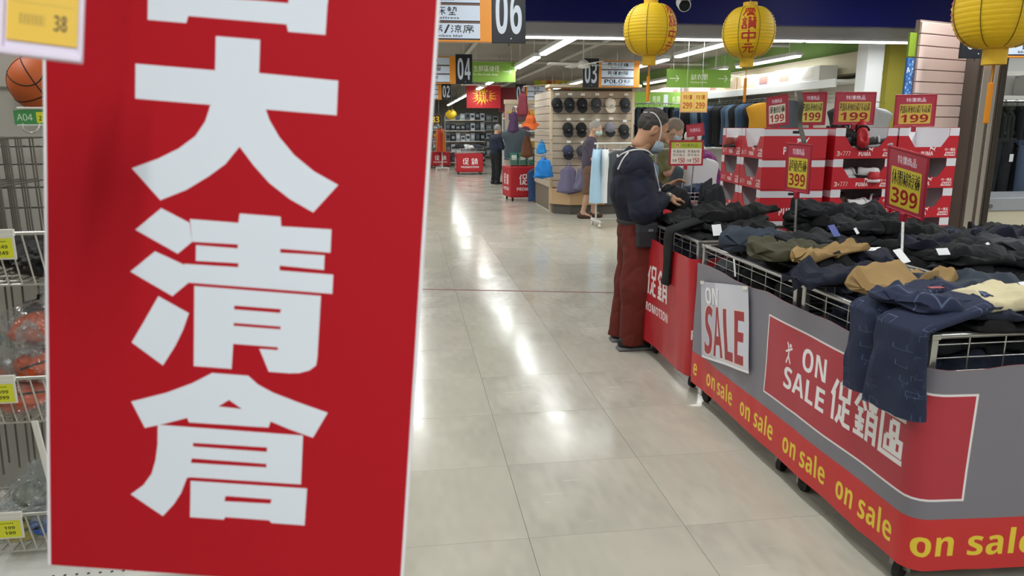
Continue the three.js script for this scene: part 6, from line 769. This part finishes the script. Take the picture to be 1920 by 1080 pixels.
single('held_garment', garmentGeo(811, 0.3, 0.2, 0.14).rotateZ(-0.7).rotateY(0.3).translate(1.86, 1.02, -4.9), fabric(0x1a1b1f), 'black garment held up in the hands of the navy-jacketed person', 'garment');
single('held_garment', garmentGeo(812, 0.16, 0.1, 0.09).rotateZ(0.5).translate(1.8, 1.095, -5.0), fabric(0x7c1420), 'dark red garment held between the hands of the navy-jacketed person', 'garment');
single('bundled_garment', garmentGeo(815, 0.17, 0.14, 0.2).translate(2.05, 1.05, -4.78), fabric(0x24252a), 'charcoal garment bundled upright on the promotion bin', 'garment');

// bystanders
function bystander(label, pos, yaw, o) {
  const t = thing('person', label, 'person', pos, yaw), k = o.h / 1.62, v = (x, y, z) => [x * k, y * k, z * k], lean = o.lean ?? 0, L = (x, y, z) => v(x + Math.max(0, y - 0.85) * lean, y, z);
  const s = { k, lo: v(-0.4, -0.02, -0.42), hi: v(0.62, 1.5, 0.42), pelvis: L(0, 0.88, 0), chest: L(0.0, 1.22, 0), neck: L(0.02, 1.36, 0), headBase: L(0.05, 1.43, 0), shR: L(0, 1.28, 0.17), shL: L(0, 1.28, -0.17), elR: L(...(o.elR ?? [0.05, 1.02, 0.24])), elL: L(...(o.elL ?? [0.05, 1.02, -0.24])), wrR: L(...(o.wrR ?? [0.26, 1.02, 0.16])), wrL: L(...(o.wrL ?? [0.26, 1.02, -0.16])), hipR: v(0, 0.84, 0.085), hipL: v(0, 0.84, -0.085), kneeR: v(0.03 + (o.step ?? 0), 0.46, 0.09), kneeL: v(0.03 - (o.step ?? 0), 0.46, -0.09), ankR: v(-0.02 + (o.step ?? 0) * 1.6, 0.08, 0.09), ankL: v(-0.02 - (o.step ?? 0) * 1.6, 0.08, -0.09), toeR: v(0.12 + (o.step ?? 0) * 1.6, 0.035, 0.1), toeL: v(0.12 - (o.step ?? 0) * 1.6, 0.035, -0.1), handDirR: [1, -0.2, -0.2], handUpR: [0.2, 1, 0.3], handDirL: [1, -0.2, 0.2], handUpL: [0.2, 1, -0.3] };
  const hc = L(0.085, 1.51, 0); s.headM = frameM(hc, [0.92, -(o.nod ?? 0.25), o.turn ?? 0], [o.nod ?? 0.25, 0.92, 0]).multiply(new THREE.Matrix4().makeScale(k, k, k));
  figure(t, s, o.skin ?? 0xc39a7f);
  const Hd = (g) => g.clone().applyMatrix4(s.headM);
  part(t, 'hair', Hd(hairGeo(o.hairline ?? 0.035, o.hairLow ?? -0.08, 0.004, 0.008)), M(o.hair, 0.85)); if (o.mask) { part(t, 'face_mask', Hd(MASK), M(o.mask, 0.8)); part(t, 'mask_strap', [-1, 1].map((q) => Hd(tube([[0.05, -0.03, q * 0.07], [0.02, -0.02, q * 0.085], [-0.01, 0.0, q * 0.095]], 0.0025, 10, 5))), M(0xe6e6e6, 0.7)); }
  const sl = o.sleeve ?? 1, mid = (a, b, f) => a.map((q, i) => lerp(q, b[i], f)), parts = [[s.pelvis, s.chest, 0.145 * k, 0.135 * k, 0.06, 0.84], [s.shR, s.shL, 0.074 * k, 0.074 * k, 0.07], [s.chest, s.neck, 0.1 * k, 0.062 * k, 0.05]];
  for (const q of ['R', 'L']) { parts.push([s['sh' + q], sl > 0.6 ? s['el' + q] : mid(s['sh' + q], s['el' + q], 0.75), 0.076 * k, 0.07 * k, 0.05]); if (sl > 0.6) parts.push([s['el' + q], mid(s['el' + q], s['wr' + q], 0.85), 0.064 * k, 0.048 * k, 0.04]); }
  part(t, 'shirt', garmentNet(s, parts, (d, x, y, z) => Math.max(d + folds(x, y, z, 3), 0.8 * k - y, y - 1.39 * k), 0.014), fabric(o.shirt, 0.85));
  part(t, 'trousers', garmentNet(s, [[v(0, 0.9, 0), v(0, 0.82, 0), 0.13 * k, 0.135 * k, 0.05, 0.85], [s.hipR, s.kneeR, 0.115 * k, 0.085 * k], [s.kneeR, [s.ankR[0], 0.05, s.ankR[2]], 0.085 * k, (o.cuff ?? 0.072) * k], [s.hipL, s.kneeL, 0.115 * k, 0.085 * k], [s.kneeL, [s.ankL[0], 0.05, s.ankL[2]], 0.085 * k, (o.cuff ?? 0.072) * k]], (d, x, y, z) => Math.max(d + folds(x, y, z, 5), y - 0.9 * k, (o.shorts ? 0.42 : 0.05) - y), 0.014), fabric(o.pants, 0.85));
  for (const q of ['R', 'L']) { const a = s['ank' + q]; part(t, 'shoe', nets((x, y, z) => Math.max(smin(capsule(x, y, z, [a[0] - 0.05, 0.045, a[2]], [a[0] + 0.13, 0.036, a[2]], 0.045, 0.04), capsule(x, y, z, [a[0] - 0.03, 0.07, a[2]], [a[0] + 0.02, 0.065, a[2]], 0.042, 0.04), 0.03), -y), [a[0] - 0.14, -0.012, a[2] - 0.08], [a[0] + 0.24, 0.14, a[2] + 0.08], 0.012), M(o.shoes ?? 0x222326, 0.6)); }
  return t;
}
bystander('person in olive green tee leaning over the folded jeans', [2.86, 0, -8.3], -0.35, { h: 1.62, shirt: 0x77754f, pants: 0x3b3430, hair: 0x8d7f70, sleeve: 0.4, nod: 0.45, mask: 0xb9c8d0, elR: [0.1, 1.05, 0.2], wrR: [0.22, 1.28, 0.1], lean: 0.15 });
bystander('white-haired person in magenta top bending beside the red cartons', [3.62, 0, -8.35], PI - 0.35, { h: 1.5, shirt: 0x7a2a6c, pants: 0x3a3a40, hair: 0xd8d3cc, sleeve: 0.4, nod: 0.5, lean: 0.35, wrR: [0.36, 0.95, 0.1], wrL: [0.36, 0.95, -0.1] });
bystander('person in plum shirt and pale mask walking past the wall of caps', [3.1, 0, -12.45], -0.2, { h: 1.63, shirt: 0x4a4150, pants: 0x6b5040, hair: 0x9b948c, mask: 0xc9e2da, nod: 0.1, sleeve: 0.4, turn: 0.35, shorts: true, shoes: 0x4a3628, step: -0.06 });
bystander('grey-haired person in navy jacket and black trousers browsing a far rack', [2.42, 0, -20.5], 0.55, { h: 1.6, shirt: 0x1d2438, pants: 0x15161a, hair: 0x8c8a88, nod: 0.2 });

// ---------- hand over ----------
scene.traverse((o) => { if (o.isMesh) { o.castShadow = true; o.receiveShadow = true; } });
renderer.render(scene, camera);
